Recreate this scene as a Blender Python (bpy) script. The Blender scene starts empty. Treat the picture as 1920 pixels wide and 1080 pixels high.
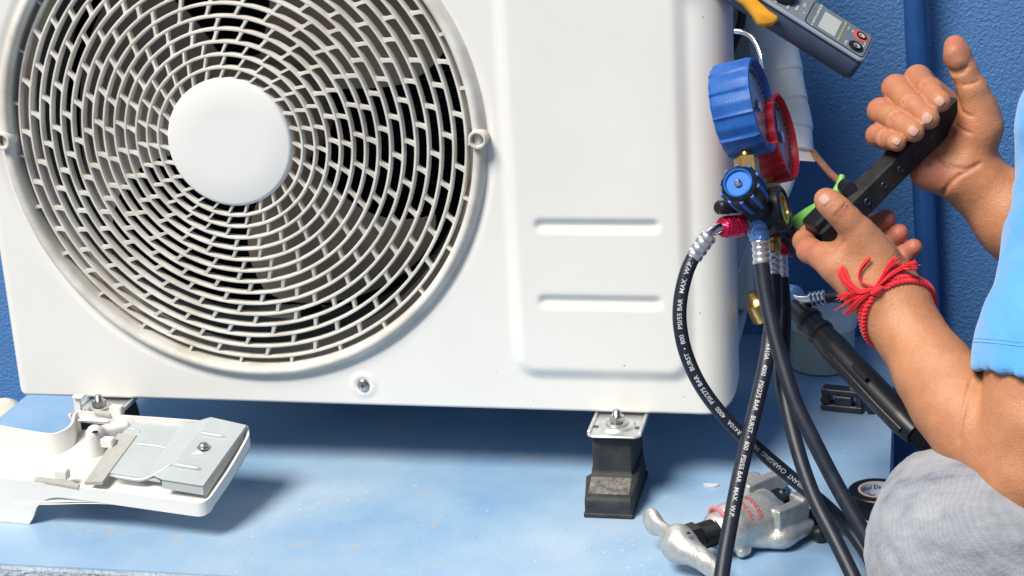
import bpy, bmesh, math, random
import numpy as np
from mathutils import Vector, Matrix
from mathutils.bvhtree import BVHTree

random.seed(7); RNG = np.random.default_rng(7)
S = bpy.context.scene
COL = S.collection

# ------------------------------------------------------------------ camera, sky, sun, exposure
FPX, YAW, PITCH, ROLL = 3423.04, 0.2284, 0.3176, -0.0579
HB = 0.072                                   # height of the unit's underside above the slab
CAM = np.array([0.8411, -1.4941, 0.6196 + HB])
def cam_axes():
    cy, sy = math.cos(YAW), math.sin(YAW); cp, sp = math.cos(PITCH), math.sin(PITCH)
    fwd = np.array([-sy*cp, cy*cp, -sp]); right = np.array([cy, sy, 0.0]); up = np.cross(right, fwd)
    c, s = math.cos(ROLL), math.sin(ROLL)
    return c*right + s*up, -s*right + c*up, fwd
CR, CU, CW = cam_axes()
cd = bpy.data.cameras.new("camera"); cam = bpy.data.objects.new("camera", cd); COL.objects.link(cam)
cd.sensor_width = 36; cd.lens = FPX/1920*36; cd.clip_start = 0.05; cd.clip_end = 200
cam.matrix_world = Matrix(((CR[0], CU[0], -CW[0], CAM[0]), (CR[1], CU[1], -CW[1], CAM[1]),
                           (CR[2], CU[2], -CW[2], CAM[2]), (0, 0, 0, 1)))
S.camera = cam

SUN = np.array([-0.36, -0.58, 0.90]); SUN = SUN/np.linalg.norm(SUN)
wd = bpy.data.worlds.new("World"); S.world = wd; wd.use_nodes = True
nt = wd.node_tree; bg = nt.nodes["Background"]
sky = nt.nodes.new("ShaderNodeTexSky"); sky.sky_type = 'NISHITA'; sky.sun_disc = False
sky.sun_elevation = math.asin(SUN[2]); sky.sun_rotation = math.atan2(SUN[0], SUN[1])
sky.air_density = 1.0; sky.dust_density = 1.0
hs = nt.nodes.new("ShaderNodeHueSaturation"); hs.inputs["Saturation"].default_value = 1.25
nt.links.new(sky.outputs[0], hs.inputs["Color"]); nt.links.new(hs.outputs[0], bg.inputs["Color"])
bg.inputs["Strength"].default_value = 0.065
sd = bpy.data.lights.new("sun", 'SUN'); so = bpy.data.objects.new("sun", sd); COL.objects.link(so)
sd.energy = 5.0; sd.angle = math.radians(24); sd.color = (1.0, 0.94, 0.85)
so.rotation_euler = Vector(SUN).to_track_quat('Z', 'Y').to_euler()
so.location = (-1, -1, 3)
S.view_settings.view_transform = 'Standard'; S.view_settings.look = 'None'
S.view_settings.exposure = 0.07; S.view_settings.gamma = 1.0
S.render.engine = 'CYCLES'

# ------------------------------------------------------------------ helpers: where things stand
def V(*a): return np.array(a, float)
def nrm(a): a = np.asarray(a, float); return a/np.linalg.norm(a)
def ray(px, py): return (px-960)/FPX*CR - (py-540)/FPX*CU + CW
def at(px, py, d): return CAM + ray(px, py)*d                       # at a distance along the view axis
def atZ(px, py, z): r = ray(px, py); return CAM + r*((z-CAM[2])/r[2])
def atY(px, py, y): r = ray(px, py); return CAM + r*((y-CAM[1])/r[1])
def img(dx, dy, toward=0.0): return nrm(CR*dx - CU*dy - CW*toward)  # a direction, in image axes

# ------------------------------------------------------------------ helpers: materials
MATS = {}
def mat(name, col, rough=0.5, metal=0.0, var=0.0, vs=30.0, bump=0.0, bs=200.0, spec=0.5, col2=None,
        coat=0.0, sss=0.0, trans=0.0, ior=1.45, rvar=0.0, sheen=0.0, dist=0.002):
    m = bpy.data.materials.new(name); m.use_nodes = True; t = m.node_tree; b = t.nodes["Principled BSDF"]
    b.inputs["Base Color"].default_value = (*col, 1); b.inputs["Roughness"].default_value = rough
    b.inputs["Metallic"].default_value = metal; b.inputs["Specular IOR Level"].default_value = spec
    b.inputs["Coat Weight"].default_value = coat; b.inputs["IOR"].default_value = ior
    b.inputs["Transmission Weight"].default_value = trans; b.inputs["Sheen Weight"].default_value = sheen
    if sss: b.inputs["Subsurface Weight"].default_value = sss; b.inputs["Subsurface Radius"].default_value = (0.006, 0.002, 0.001)
    tc = t.nodes.new("ShaderNodeTexCoord")
    if var or col2:
        n = t.nodes.new("ShaderNodeTexNoise"); n.inputs["Scale"].default_value = vs; n.inputs["Detail"].default_value = 6
        n.inputs["Roughness"].default_value = 0.6
        t.links.new(tc.outputs["Object"], n.inputs["Vector"])
        rp = t.nodes.new("ShaderNodeValToRGB"); e = rp.color_ramp.elements
        c2 = col2 if col2 else tuple(min(1, c*(1+var)) for c in col)
        c1 = col if col2 else tuple(c*(1-var) for c in col)
        e[0].position = 0.34; e[1].position = 0.66; e[0].color = (*c1, 1); e[1].color = (*c2, 1)
        t.links.new(n.outputs["Fac"], rp.inputs[0]); t.links.new(rp.outputs[0], b.inputs["Base Color"])
    if rvar:
        n3 = t.nodes.new("ShaderNodeTexNoise"); n3.inputs["Scale"].default_value = vs*1.7; n3.inputs["Detail"].default_value = 4
        t.links.new(tc.outputs["Object"], n3.inputs["Vector"])
        mr = t.nodes.new("ShaderNodeMapRange"); mr.inputs["To Min"].default_value = max(0, rough-rvar); mr.inputs["To Max"].default_value = min(1, rough+rvar)
        t.links.new(n3.outputs["Fac"], mr.inputs[0]); t.links.new(mr.outputs[0], b.inputs["Roughness"])
    if bump:
        n2 = t.nodes.new("ShaderNodeTexNoise"); n2.inputs["Scale"].default_value = bs; n2.inputs["Detail"].default_value = 4
        t.links.new(tc.outputs["Object"], n2.inputs["Vector"])
        bp = t.nodes.new("ShaderNodeBump"); bp.inputs["Strength"].default_value = bump; bp.inputs["Distance"].default_value = dist
        t.links.new(n2.outputs["Fac"], bp.inputs["Height"]); t.links.new(bp.outputs[0], b.inputs["Normal"])
    MATS[name] = m
    return m
class NT:
    """small shorthand for hand-built node materials"""
    def __init__(self, m): self.t = m.node_tree; self.b = self.t.nodes["Principled BSDF"]
    def n(self, kind, **kw):
        x = self.t.nodes.new("ShaderNode"+kind)
        for k, v in kw.items():
            if k in x.inputs: x.inputs[k].default_value = v
            else: setattr(x, k, v)
        return x
    def l(self, a, b): self.t.links.new(a, b)
    def ramp(self, fac, stops):
        r = self.n("ValToRGB"); e = r.color_ramp.elements
        while len(e) < len(stops): e.new(0.5)
        for k, (p, c) in enumerate(stops): e[k].position = p; e[k].color = c if len(c) == 4 else (*c, 1)
        self.l(fac, r.inputs[0]); return r.outputs[0]
    def mix(self, fac, a, b, mode='MIX'):
        x = self.n("Mix", data_type='RGBA', blend_type=mode)
        for sock, v in ((x.inputs[0], fac), (x.inputs[6], a), (x.inputs[7], b)):
            if isinstance(v, bpy.types.NodeSocket): self.l(v, sock)
            else: sock.default_value = v if not isinstance(v, tuple) or len(v) == 4 else (*v, 1)
        return x.outputs[2]

def std(name):
    m = bpy.data.materials.new(name); m.use_nodes = True; MATS[name] = m; return m, NT(m)

# ------------------------------------------------------------------ helpers: meshes
class G:
    """collects verts and faces of one mesh"""
    def __init__(self): self.v = []; self.f = []
    def add(self, v, f):
        o = len(self.v); self.v.extend([tuple(map(float, x)) for x in v]); self.f.extend([tuple(i+o for i in q) for q in f]); return self
    def box(self, c, hx, hy, hz, X=(1,0,0), Y=(0,1,0), Z=(0,0,1), bev=0.0):
        X, Y, Z = map(lambda a: np.asarray(a, float), (X, Y, Z)); c = np.asarray(c, float)
        if bev <= 0:
            v = [c+X*a*hx+Y*b*hy+Z*d*hz for d in (-1, 1) for b in (-1, 1) for a in (-1, 1)]
            return self.add(v, [(0,2,3,1),(4,5,7,6),(0,1,5,4),(2,6,7,3),(0,4,6,2),(1,3,7,5)])
        out = []
        for d in (-1, 1):
            for b in (-1, 1):
                for a in (-1, 1):
                    out += [c+X*a*(hx-bev)+Y*b*(hy-bev)+Z*d*hz, c+X*a*(hx-bev)+Y*b*hy+Z*d*(hz-bev), c+X*a*hx+Y*b*(hy-bev)+Z*d*(hz-bev)]
        def i(a, b, d, k): return 3*((a > 0) + 2*(b > 0) + 4*(d > 0)) + k
        f = []
        for d in (-1, 1): f.append([i(-1,-1,d,0), i(1,-1,d,0), i(1,1,d,0), i(-1,1,d,0)][::d])
        for b in (-1, 1): f.append([i(-1,b,-1,1), i(1,b,-1,1), i(1,b,1,1), i(-1,b,1,1)][::-b])
        for a in (-1, 1): f.append([i(a,-1,-1,2), i(a,1,-1,2), i(a,1,1,2), i(a,-1,1,2)][::a])
        for b in (-1, 1):
            for d in (-1, 1): f.append([i(-1,b,d,0), i(1,b,d,0), i(1,b,d,1), i(-1,b,d,1)][::-b*d])
            for a in (-1, 1): pass
        for a in (-1, 1):
            for d in (-1, 1): f.append([i(a,-1,d,0), i(a,1,d,0), i(a,1,d,2), i(a,-1,d,2)][::a*d])
            for b in (-1, 1): f.append([i(a,b,-1,1), i(a,b,1,1), i(a,b,1,2), i(a,b,-1,2)][::a*b])
        for a in (-1, 1):
            for b in (-1, 1):
                for d in (-1, 1): f.append([i(a,b,d,0), i(a,b,d,1), i(a,b,d,2)][::-a*b*d])
        return self.add(out, f)
    def lathe(self, prof, o, axis, seg=32, ref=None, rad=None, closed=False):
        """prof: (radius, height along the axis); rad(theta, i) scales the radius"""
        a = nrm(axis); ref = V(0, 0, 1) if ref is None else np.asarray(ref, float)
        if abs(a@ref) > 0.95: ref = V(1, 0, 0)
        x = nrm(np.cross(ref, a)); y = np.cross(a, x); o = np.asarray(o, float); v = []; f = []
        for i, (r, h) in enumerate(prof):
            for k in range(seg):
                t = 2*math.pi*k/seg; rr = r*(rad(t, i) if rad else 1)
                v.append(o + a*h + (x*math.cos(t)+y*math.sin(t))*rr)
        n = len(prof)
        for i in range(n if closed else n-1):
            j = (i+1) % n
            for k in range(seg):
                f.append((i*seg+k, i*seg+(k+1) % seg, j*seg+(k+1) % seg, j*seg+k))
        if not closed:
            if prof[0][0] > 1e-6: f.append(tuple(range(seg))[::-1])
            if prof[-1][0] > 1e-6: f.append(tuple((n-1)*seg+k for k in range(seg)))
        return self.add(v, f)
    def cyl(self, a, b, r, r2=None, seg=24, bev=0.0):
        a = np.asarray(a, float); b = np.asarray(b, float); L = np.linalg.norm(b-a); r2 = r if r2 is None else r2
        p = [(r, 0), (r2, L)] if bev <= 0 else [(r-bev, 0), (r, bev), (r2, L-bev), (r2-bev, L)]
        return self.lathe(p, a, b-a, seg)
    def tube(self, pts, r, seg=14, caps=True, flat=None):
        pts = np.asarray(pts, float); n = len(pts); rr = np.broadcast_to(np.asarray(r, float), (n,))
        T = np.gradient(pts, axis=0); T /= np.linalg.norm(T, axis=1)[:, None]
        ref = V(0, 0, 1) if abs(T[0][2]) < 0.9 else V(1, 0, 0)
        x = nrm(np.cross(ref, T[0])); v = []
        for i in range(n):
            x = nrm(x - T[i]*(x@T[i])); y = np.cross(T[i], x)
            for k in range(seg):
                t = 2*math.pi*k/seg; v.append(pts[i] + (x*math.cos(t)+y*math.sin(t))*rr[i])
        f = [(i*seg+k, i*seg+(k+1) % seg, (i+1)*seg+(k+1) % seg, (i+1)*seg+k) for i in range(n-1) for k in range(seg)]
        if caps: f += [tuple(range(seg))[::-1], tuple((n-1)*seg+k for k in range(seg))]
        return self.add(v, f)
    def prism(self, poly, O, X, Y, N, h0, h1, bev=0.0):
        """flat outline (2-D, counter-clockwise seen against N) given a thickness along N"""
        O, X, Y, N = (np.asarray(q, float) for q in (O, X, Y, N)); p = np.asarray(poly, float); n = len(p)
        lay = [(p, h0), (p, h1)]
        if bev > 0:
            e = np.roll(p, -1, 0)-p; e /= np.linalg.norm(e, axis=1)[:, None]; nn = np.stack([-e[:, 1], e[:, 0]], 1)
            m = nn+np.roll(nn, 1, 0); m /= np.maximum(1e-9, (m*m).sum(1))[:, None]; inn = p+m*2*bev
            lay = [(inn, h0), (p, h0+bev), (p, h1-bev), (inn, h1)]
        v = []; f = []
        for q, h in lay: v += [O+X*a+Y*b+N*h for a, b in q]
        for i in range(len(lay)-1): f += [(i*n+k, i*n+(k+1) % n, (i+1)*n+(k+1) % n, (i+1)*n+k) for k in range(n)]
        f += [tuple(range(n))[::-1], tuple((len(lay)-1)*n+k for k in range(n))]
        return self.add(v, f)
    def sphere(self, c, r, seg=16, rings=10, ax=(1, 1, 1)):
        v = []; f = []
        for i in range(rings+1):
            p = math.pi*i/rings
            for k in range(seg):
                t = 2*math.pi*k/seg
                v.append(np.asarray(c, float)+V(math.sin(p)*math.cos(t)*ax[0], math.sin(p)*math.sin(t)*ax[1], -math.cos(p)*ax[2])*r)
        for i in range(rings):
            for k in range(seg): f.append((i*seg+k, i*seg+(k+1) % seg, (i+1)*seg+(k+1) % seg, (i+1)*seg+k))
        return self.add(v, f)

def spline(pts, n=12):
    """Catmull-Rom through the points, evenly resampled"""
    p = np.asarray(pts, float); p = np.vstack([2*p[0]-p[1], p, 2*p[-1]-p[-2]]); out = []
    for i in range(1, len(p)-2):
        for t in np.linspace(0, 1, n, endpoint=False):
            a, b, c, d = p[i-1], p[i], p[i+1], p[i+2]
            out.append(0.5*((2*b)+(-a+c)*t+(2*a-5*b+4*c-d)*t*t+(-a+3*b-3*c+d)*t**3))
    out.append(p[-2]); out = np.array(out)
    s = np.r_[0, np.cumsum(np.linalg.norm(np.diff(out, axis=0), axis=1))]
    q = np.linspace(0, s[-1], len(out)); return np.stack([np.interp(q, s, out[:, k]) for k in range(3)], 1)

ORIG = {}
def link(o, parent, origin):
    COL.objects.link(o); ORIG[o] = np.asarray(origin, float)
    if parent is not None:
        o.parent = parent; o.location = Vector(ORIG[o]-ORIG[parent])
    else: o.location = Vector(origin)
    return o
def mesh(name, v, f, m, smooth=40):
    me = bpy.data.meshes.new(name)
    if isinstance(f, np.ndarray):
        nv, nf = len(v), len(f); me.vertices.add(nv); me.vertices.foreach_set("co", np.ascontiguousarray(v, np.float32).ravel())
        me.loops.add(nf*f.shape[1]); me.loops.foreach_set("vertex_index", np.ascontiguousarray(f, np.int32).ravel())
        me.polygons.add(nf); me.polygons.foreach_set("loop_start", np.arange(0, nf*f.shape[1], f.shape[1], dtype=np.int32))
        me.polygons.foreach_set("loop_total", np.full(nf, f.shape[1], np.int32)); me.update(calc_edges=True)
    else: me.from_pydata(v, [], f); me.update()
    if smooth:
        me.polygons.foreach_set("use_smooth", np.ones(len(me.polygons), bool))
        if smooth < 180: me.set_sharp_from_angle(angle=math.radians(smooth))
    if m is not None: me.materials.append(MATS[m] if isinstance(m, str) else m)
    me.update()
    return me
def part(name, g, m, parent, smooth=40, origin=None, label=None, kind=None):
    """one mesh; its vertices are given in world space, its origin is its parent's unless given"""
    o0 = ORIG[parent] if origin is None and parent is not None else np.asarray(origin if origin is not None else (0, 0, 0), float)
    v, f = (g.v, g.f) if isinstance(g, G) else g
    v = np.asarray(v, float)-o0
    o = bpy.data.objects.new(name, mesh(name, v if isinstance(f, np.ndarray) else v.tolist(), f, m, smooth)); link(o, parent, o0)
    if label: o["label"] = label
    if kind: o["kind"] = kind
    return o
def thing(name, label, cat, loc, group=None):
    o = bpy.data.objects.new(name, None); o.empty_display_size = 0.02; link(o, None, loc)
    o["label"] = label; o["category"] = cat
    if group: o["group"] = group
    return o
def single(name, g, m, label, cat, loc, group=None, smooth=40):
    o = part(name, g, m, None, smooth, origin=loc); o["label"] = label; o["category"] = cat
    if group: o["group"] = group
    return o
def structure(name, g, m, smooth=0):
    o = part(name, g, m, None, smooth, origin=(0, 0, 0)); o["kind"] = "structure"; return o

def text_verts(body, size, align='LEFT', bold=0.0, res=2, cuts=0):
    c = bpy.data.curves.new("t", 'FONT'); c.body = body; c.size = size; c.align_x = align; c.resolution_u = res; c.offset = bold
    o = bpy.data.objects.new("t", c); COL.objects.link(o)
    me = o.to_mesh(); bm = bmesh.new(); bm.from_mesh(me)
    for q in range(cuts): bmesh.ops.bisect_plane(bm, geom=bm.verts[:]+bm.edges[:]+bm.faces[:], plane_co=(0, size*0.72*(q+0.5)/cuts, 0), plane_no=(0, 1, 0))
    bm.verts.index_update(); v = np.array([x.co[:] for x in bm.verts]); f = [tuple(q.index for q in p.verts) for p in bm.faces]; bm.free()
    o.to_mesh_clear(); bpy.data.objects.remove(o); bpy.data.curves.remove(c)
    return v, f
def flat_text(g, body, O, X, Y, N, size, lift=0.0003, bold=0.0, align='CENTER'):
    v, f = text_verts(body, size, align, bold)
    g.add([np.asarray(O)+X*a+Y*(b-size*0.35)+N*lift for a, b, _ in v], f)
def text_on_path(g, body, path, r, s0, size, side=1, toward=None, bold=0.0, spread=1.0):
    """printing laid round a hose, reading along it from arc length s0"""
    path = np.asarray(path, float); s = np.r_[0, np.cumsum(np.linalg.norm(np.diff(path, axis=0), axis=1))]
    T = np.gradient(path, axis=0); T /= np.linalg.norm(T, axis=1)[:, None]
    v, f = text_verts(body, size, 'LEFT', bold, cuts=5); out = []
    for a, b, _ in v:
        q = s0+side*a*spread; p = np.array([np.interp(q, s, path[:, k]) for k in range(3)]); t = nrm([np.interp(q, s, T[:, k]) for k in range(3)])
        n = toward if toward is not None else nrm(CAM-p)
        n = nrm(n-t*(n@t)); u = np.cross(n, t*side); ph = (b-size*0.35)/r
        out.append(p+(n*math.cos(ph)+u*math.sin(ph))*(r*1.02+0.0001))
    g.add(out, f)

# ------------------------------------------------------------------ helpers: signed-distance modelling for cast and organic shapes
class Field:
    def __init__(self, lo, hi, h):
        self.h = h; self.lo = np.asarray(lo, float); self.n = np.ceil((np.asarray(hi)-self.lo)/h).astype(int)+1
        self.F = np.full(tuple(self.n), 0.05, np.float32)
        self.ax = [self.lo[k]+h*np.arange(self.n[k]) for k in range(3)]
    def sub(self, lo, hi, m):
        a = np.clip(((np.asarray(lo)-m-self.lo)/self.h).astype(int), 0, self.n-1); b = np.clip(np.ceil((np.asarray(hi)+m-self.lo)/self.h).astype(int)+1, 1, self.n)
        sl = tuple(slice(a[k], max(b[k], a[k]+1)) for k in range(3))
        X = np.stack(np.meshgrid(*[self.ax[k][sl[k]] for k in range(3)], indexing='ij'), -1).astype(np.float32)
        return sl, X
    def put(self, sl, d, k, op):
        A = self.F[sl]
        if op == 'sub': A = -A
        if k > 0:
            hh = np.maximum(k-np.abs(A-d), 0)/k; r = np.minimum(A, d)-hh*hh*k*0.25
        else: r = np.minimum(A, d)
        self.F[sl] = -r if op == 'sub' else r
    def cap(self, a, b, ra, rb, k=0.004, op='add', squash=None):
        a = np.asarray(a, float); b = np.asarray(b, float); R = max(ra, rb)
        sl, X = self.sub(np.minimum(a, b)-R, np.maximum(a, b)+R, k+4*self.h)
        ba = (b-a).astype(np.float32); P = X-a.astype(np.float32); t = np.clip((P@ba)/max(1e-12, ba@ba), 0, 1)
        D = P-t[..., None]*ba
        if squash is not None:                       # squash = (unit direction, factor): thinner along that direction
            n, s = squash; n = np.asarray(n, np.float32); q = D@n; D = D+(q*(1/s-1))[..., None]*n
        self.put(sl, np.linalg.norm(D, axis=-1)-(ra+(rb-ra)*t), k, op)
    def chain(self, pts, k=0.004):
        for (a, ra), (b, rb) in zip(pts[:-1], pts[1:]): self.cap(a, b, ra, rb, k)
    def box(self, c, half, X, Y, Z, rnd=0.002, k=0.003, op='add'):
        c = np.asarray(c, float); M = np.array([X, Y, Z], float); ex = np.abs(M.T)@np.asarray(half)
        sl, P = self.sub(c-ex, c+ex, k+4*self.h); L = (P-c.astype(np.float32))@M.T.astype(np.float32)
        q = np.abs(L)-(np.asarray(half, np.float32)-rnd)
        self.put(sl, np.linalg.norm(np.maximum(q, 0), axis=-1)+np.minimum(q.max(-1), 0)-rnd, k, op)
    def ell(self, c, half, X, Y, Z, k=0.004, op='add'):
        c = np.asarray(c, float); M = np.array([X, Y, Z], float); ex = np.abs(M.T)@np.asarray(half)
        sl, P = self.sub(c-ex, c+ex, k+4*self.h); L = (P-c.astype(np.float32))@M.T.astype(np.float32); hf = np.asarray(half, np.float32)
        k0 = np.linalg.norm(L/hf, axis=-1); k1 = np.linalg.norm(L/(hf*hf), axis=-1)
        self.put(sl, k0*(k0-1)/np.maximum(k1, 1e-6), k, op)
    def nets(self):
        F = self.F; Sg = F < 0; nx, ny, nz = F.shape
        c = sum(Sg[i:nx-1+i, j:ny-1+j, k:nz-1+k].astype(np.int8) for i in (0, 1) for j in (0, 1) for k in (0, 1))
        act = np.argwhere((c > 0) & (c < 8)); idx = np.full((nx-1, ny-1, nz-1), -1, np.int32); idx[tuple(act.T)] = np.arange(len(act))
        acc = np.zeros((len(act), 3)); cnt = np.zeros(len(act)); cor = [np.array(q) for q in np.ndindex(2, 2, 2)]
        val = {tuple(q): F[tuple((act+q).T)] for q in cor}
        for a in cor:
            for ax in range(3):
                if a[ax]: continue
                b = a.copy(); b[ax] = 1; va, vb = val[tuple(a)], val[tuple(b)]; m = (va < 0) != (vb < 0)
                t = va[m]/(va[m]-vb[m]); acc[m] += a+np.outer(t, b-a); cnt[m] += 1
        v = self.lo+self.h*(act+acc/cnt[:, None]); faces = []
        for ax in range(3):
            s0 = [slice(1, -1)]*3; s0[ax] = slice(0, F.shape[ax]-1); s1 = list(s0); s1[ax] = slice(1, F.shape[ax])
            A, B = Sg[tuple(s0)], Sg[tuple(s1)]
            e = np.argwhere(A != B); sg = A[tuple(e.T)]; e = e+np.array([0 if k == ax else 1 for k in range(3)])
            u, w = [(1, 2), (2, 0), (0, 1)][ax]; du = np.zeros(3, int); du[u] = 1; dw = np.zeros(3, int); dw[w] = 1
            q = np.stack([idx[tuple((e-du-dw).T)], idx[tuple((e-dw).T)], idx[tuple(e.T)], idx[tuple((e-du).T)]], 1)
            q[~sg] = q[~sg][:, ::-1]; faces.append(q)
        f = np.concatenate(faces); return v, f[(f >= 0).all(1)].astype(np.int32)
def vnoise(p, sc, seed=0):
    """cheap smooth value noise on points"""
    q = np.asarray(p)*sc; i = np.floor(q).astype(np.int64); f = q-i; f = f*f*(3-2*f); out = 0
    for c in np.ndindex(2, 2, 2):
        k = i+np.array(c); hsh = (k[..., 0]*73856093 ^ k[..., 1]*19349663 ^ k[..., 2]*83492791 ^ (seed*2654435761)) & 0x7fffffff
        hsh = (hsh*1103515245+12345) & 0x7fffffff
        wgt = np.prod(np.where(np.array(c), f, 1-f), -1); out = out+wgt*((hsh >> 8) % 10007)/10007.0
    return out*2-1

# ------------------------------------------------------------------ materials
mat("white_paint", (0.775, 0.765, 0.725), rough=0.32, var=0.03, vs=7, bump=0.06, bs=900, dist=0.0004, rvar=0.07)
mat("white_plastic", (0.74, 0.725, 0.69), rough=0.42, var=0.03, vs=14, bump=0.10, bs=1500, dist=0.0004)
mat("grille_plastic", (0.73, 0.715, 0.67), rough=0.5, col2=(0.54, 0.505, 0.44), vs=26, bump=0.15, bs=1400, dist=0.0004)
mat("cap_plastic", (0.76, 0.76, 0.73), rough=0.62, var=0.02, vs=10, bump=0.05, bs=1200, dist=0.0003)
mat("shroud", (0.42, 0.40, 0.37), rough=0.6, col2=(0.33, 0.31, 0.28), vs=30)
mat("blade", (0.26, 0.245, 0.22), rough=0.55, col2=(0.40, 0.315, 0.22), vs=16, bump=0.1, bs=700)
mat("inner_shade", (0.006, 0.008, 0.014), rough=0.6, spec=0.2)  # near black: the shade inside the unit is put into the colour
mat("duct_shade", (0.045, 0.060, 0.075), rough=0.5, var=0.1, vs=20)  # deeper shroud wall, its shadow painted in as a darker teal
mat("coil_wire", (0.05, 0.06, 0.10), rough=0.4, metal=0.6)
mat("grey_side", (0.55, 0.56, 0.56), rough=0.45, var=0.05, vs=20)
mat("galvanised", (0.62, 0.64, 0.64), rough=0.38, metal=0.75, var=0.12, vs=60, rvar=0.12)
mat("plate_grey", (0.50, 0.55, 0.56), rough=0.42, metal=0.25, var=0.05, vs=25, rvar=0.08)
mat("foam_grey", (0.42, 0.41, 0.38), rough=0.9, var=0.08, vs=60, bump=0.3, bs=900)
mat("screw_steel", (0.55, 0.54, 0.52), rough=0.3, metal=1.0, var=0.2, vs=200)
mat("dark_screw", (0.12, 0.11, 0.10), rough=0.4, metal=0.8)
mat("rubber", (0.014, 0.016, 0.020), rough=0.62, col2=(0.034, 0.036, 0.040), vs=70, bump=0.35, bs=600, dist=0.001)
mat("dusty_rubber", (0.06, 0.06, 0.058), rough=0.9, col2=(0.24, 0.22, 0.19), vs=180, bump=0.5, bs=900, dist=0.001)
mat("hose_rubber", (0.009, 0.013, 0.024), rough=0.42, col2=(0.016, 0.021, 0.034), vs=90, bump=0.25, bs=1500, dist=0.0006)
mat("hose_print", (0.58, 0.60, 0.63), rough=0.6)
mat("black_plastic", (0.010, 0.011, 0.014), rough=0.38, bump=0.1, bs=700, dist=0.0005)
mat("black_iron", (0.012, 0.012, 0.013), rough=0.45, col2=(0.03, 0.028, 0.026), vs=80, bump=0.3, bs=500, dist=0.0008, rvar=0.12)
mat("blue_boot", (0.008, 0.080, 0.34), rough=0.46, col2=(0.024, 0.125, 0.42), vs=60, bump=0.12, bs=600, rvar=0.1)
mat("red_boot", (0.46, 0.008, 0.022), rough=0.38, col2=(0.54, 0.018, 0.036), vs=60, bump=0.12, bs=600, rvar=0.1)
mat("blue_knob", (0.014, 0.15, 0.55), rough=0.5, var=0.08, vs=60, spec=0.3)
mat("red_knob", (0.50, 0.01, 0.02), rough=0.35, var=0.08, vs=60)
mat("blue_anodised", (0.16, 0.36, 0.74), rough=0.34, metal=0.5, var=0.12, vs=200)
mat("red_anodised", (0.62, 0.02, 0.09), rough=0.28, metal=0.7, var=0.12, vs=200)
mat("brass", (0.72, 0.50, 0.18), rough=0.28, metal=1.0, col2=(0.55, 0.36, 0.12), vs=150)
mat("chrome", (0.75, 0.76, 0.78), rough=0.16, metal=1.0, var=0.06, vs=80)
mat("crimp", (0.72, 0.73, 0.74), rough=0.30, metal=0.9, var=0.15, vs=150)
mat("dial_glass", (0.10, 0.125, 0.16), rough=0.10, col2=(0.20, 0.23, 0.26), vs=260, coat=0.8)
mat("dial_face", (0.30, 0.33, 0.36), rough=0.3, col2=(0.22, 0.25, 0.29), vs=400, coat=0.6)
mat("meter_body", (0.045, 0.068, 0.115), rough=0.42, var=0.10, vs=60, bump=0.08, bs=900)
mat("meter_face", (0.19, 0.215, 0.235), rough=0.45, var=0.06, vs=60)
mat("meter_edge", (0.26, 0.32, 0.39), rough=0.4, var=0.06, vs=60)
mat("meter_panel", (0.15, 0.175, 0.19), rough=0.35, var=0.05, vs=60)
mat("meter_lcd", (0.46, 0.48, 0.45), rough=0.18, var=0.03, vs=60)
mat("orange_plastic", (0.80, 0.36, 0.025), rough=0.38, var=0.10, vs=40)
mat("print_white", (0.72, 0.74, 0.74), rough=0.6)
mat("print_yellow", (0.62, 0.58, 0.14), rough=0.6)
mat("print_red", (0.62, 0.10, 0.08), rough=0.6)
mat("print_black", (0.03, 0.03, 0.035), rough=0.6)
mat("white_wrap", (0.82, 0.835, 0.82), rough=0.40, var=0.04, vs=30, bump=0.35, bs=60, dist=0.003)
mat("copper", (0.70, 0.30, 0.13), rough=0.40, metal=0.55, col2=(0.50, 0.20, 0.09), vs=120)
mat("green_plastic", (0.16, 0.46, 0.09), rough=0.45, col2=(0.22, 0.54, 0.14), vs=200, bump=0.4, bs=1200, dist=0.0006)
mat("cast_silver", (0.50, 0.49, 0.46), rough=0.40, metal=0.65, col2=(0.68, 0.67, 0.64), vs=140, bump=0.45, bs=700, dist=0.0008, rvar=0.14)
mat("pink_ring", (0.78, 0.17, 0.24), rough=0.45)
mat("tape_black", (0.006, 0.006, 0.008), rough=0.35)
mat("tape_card", (0.55, 0.42, 0.28), rough=0.8, var=0.1, vs=120)
mat("tape_liner", (0.55, 0.58, 0.70), rough=0.6, var=0.04, vs=60)
mat("bucket_plastic", (0.58, 0.61, 0.53), rough=0.30, col2=(0.46, 0.50, 0.41), vs=20, rvar=0.1)
mat("bucket_lid", (0.78, 0.80, 0.78), rough=0.38, var=0.06, vs=40)
mat("gun_metal", (0.05, 0.055, 0.065), rough=0.34, metal=0.7, col2=(0.09, 0.09, 0.10), vs=120, rvar=0.1)
mat("red_thread", (0.80, 0.010, 0.022), rough=0.75, var=0.12, vs=600, sheen=0.3, bump=0.4, bs=2500, dist=0.0005)
mat("nail", (0.54, 0.305, 0.235), rough=0.48, var=0.06, vs=200, spec=0.3)
mat("flake_paint", (0.55, 0.58, 0.60), rough=0.8, var=0.1, vs=200)
mat("cream_stone", (0.62, 0.58, 0.48), rough=0.85, var=0.1, vs=30, bump=0.4, bs=150)

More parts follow.
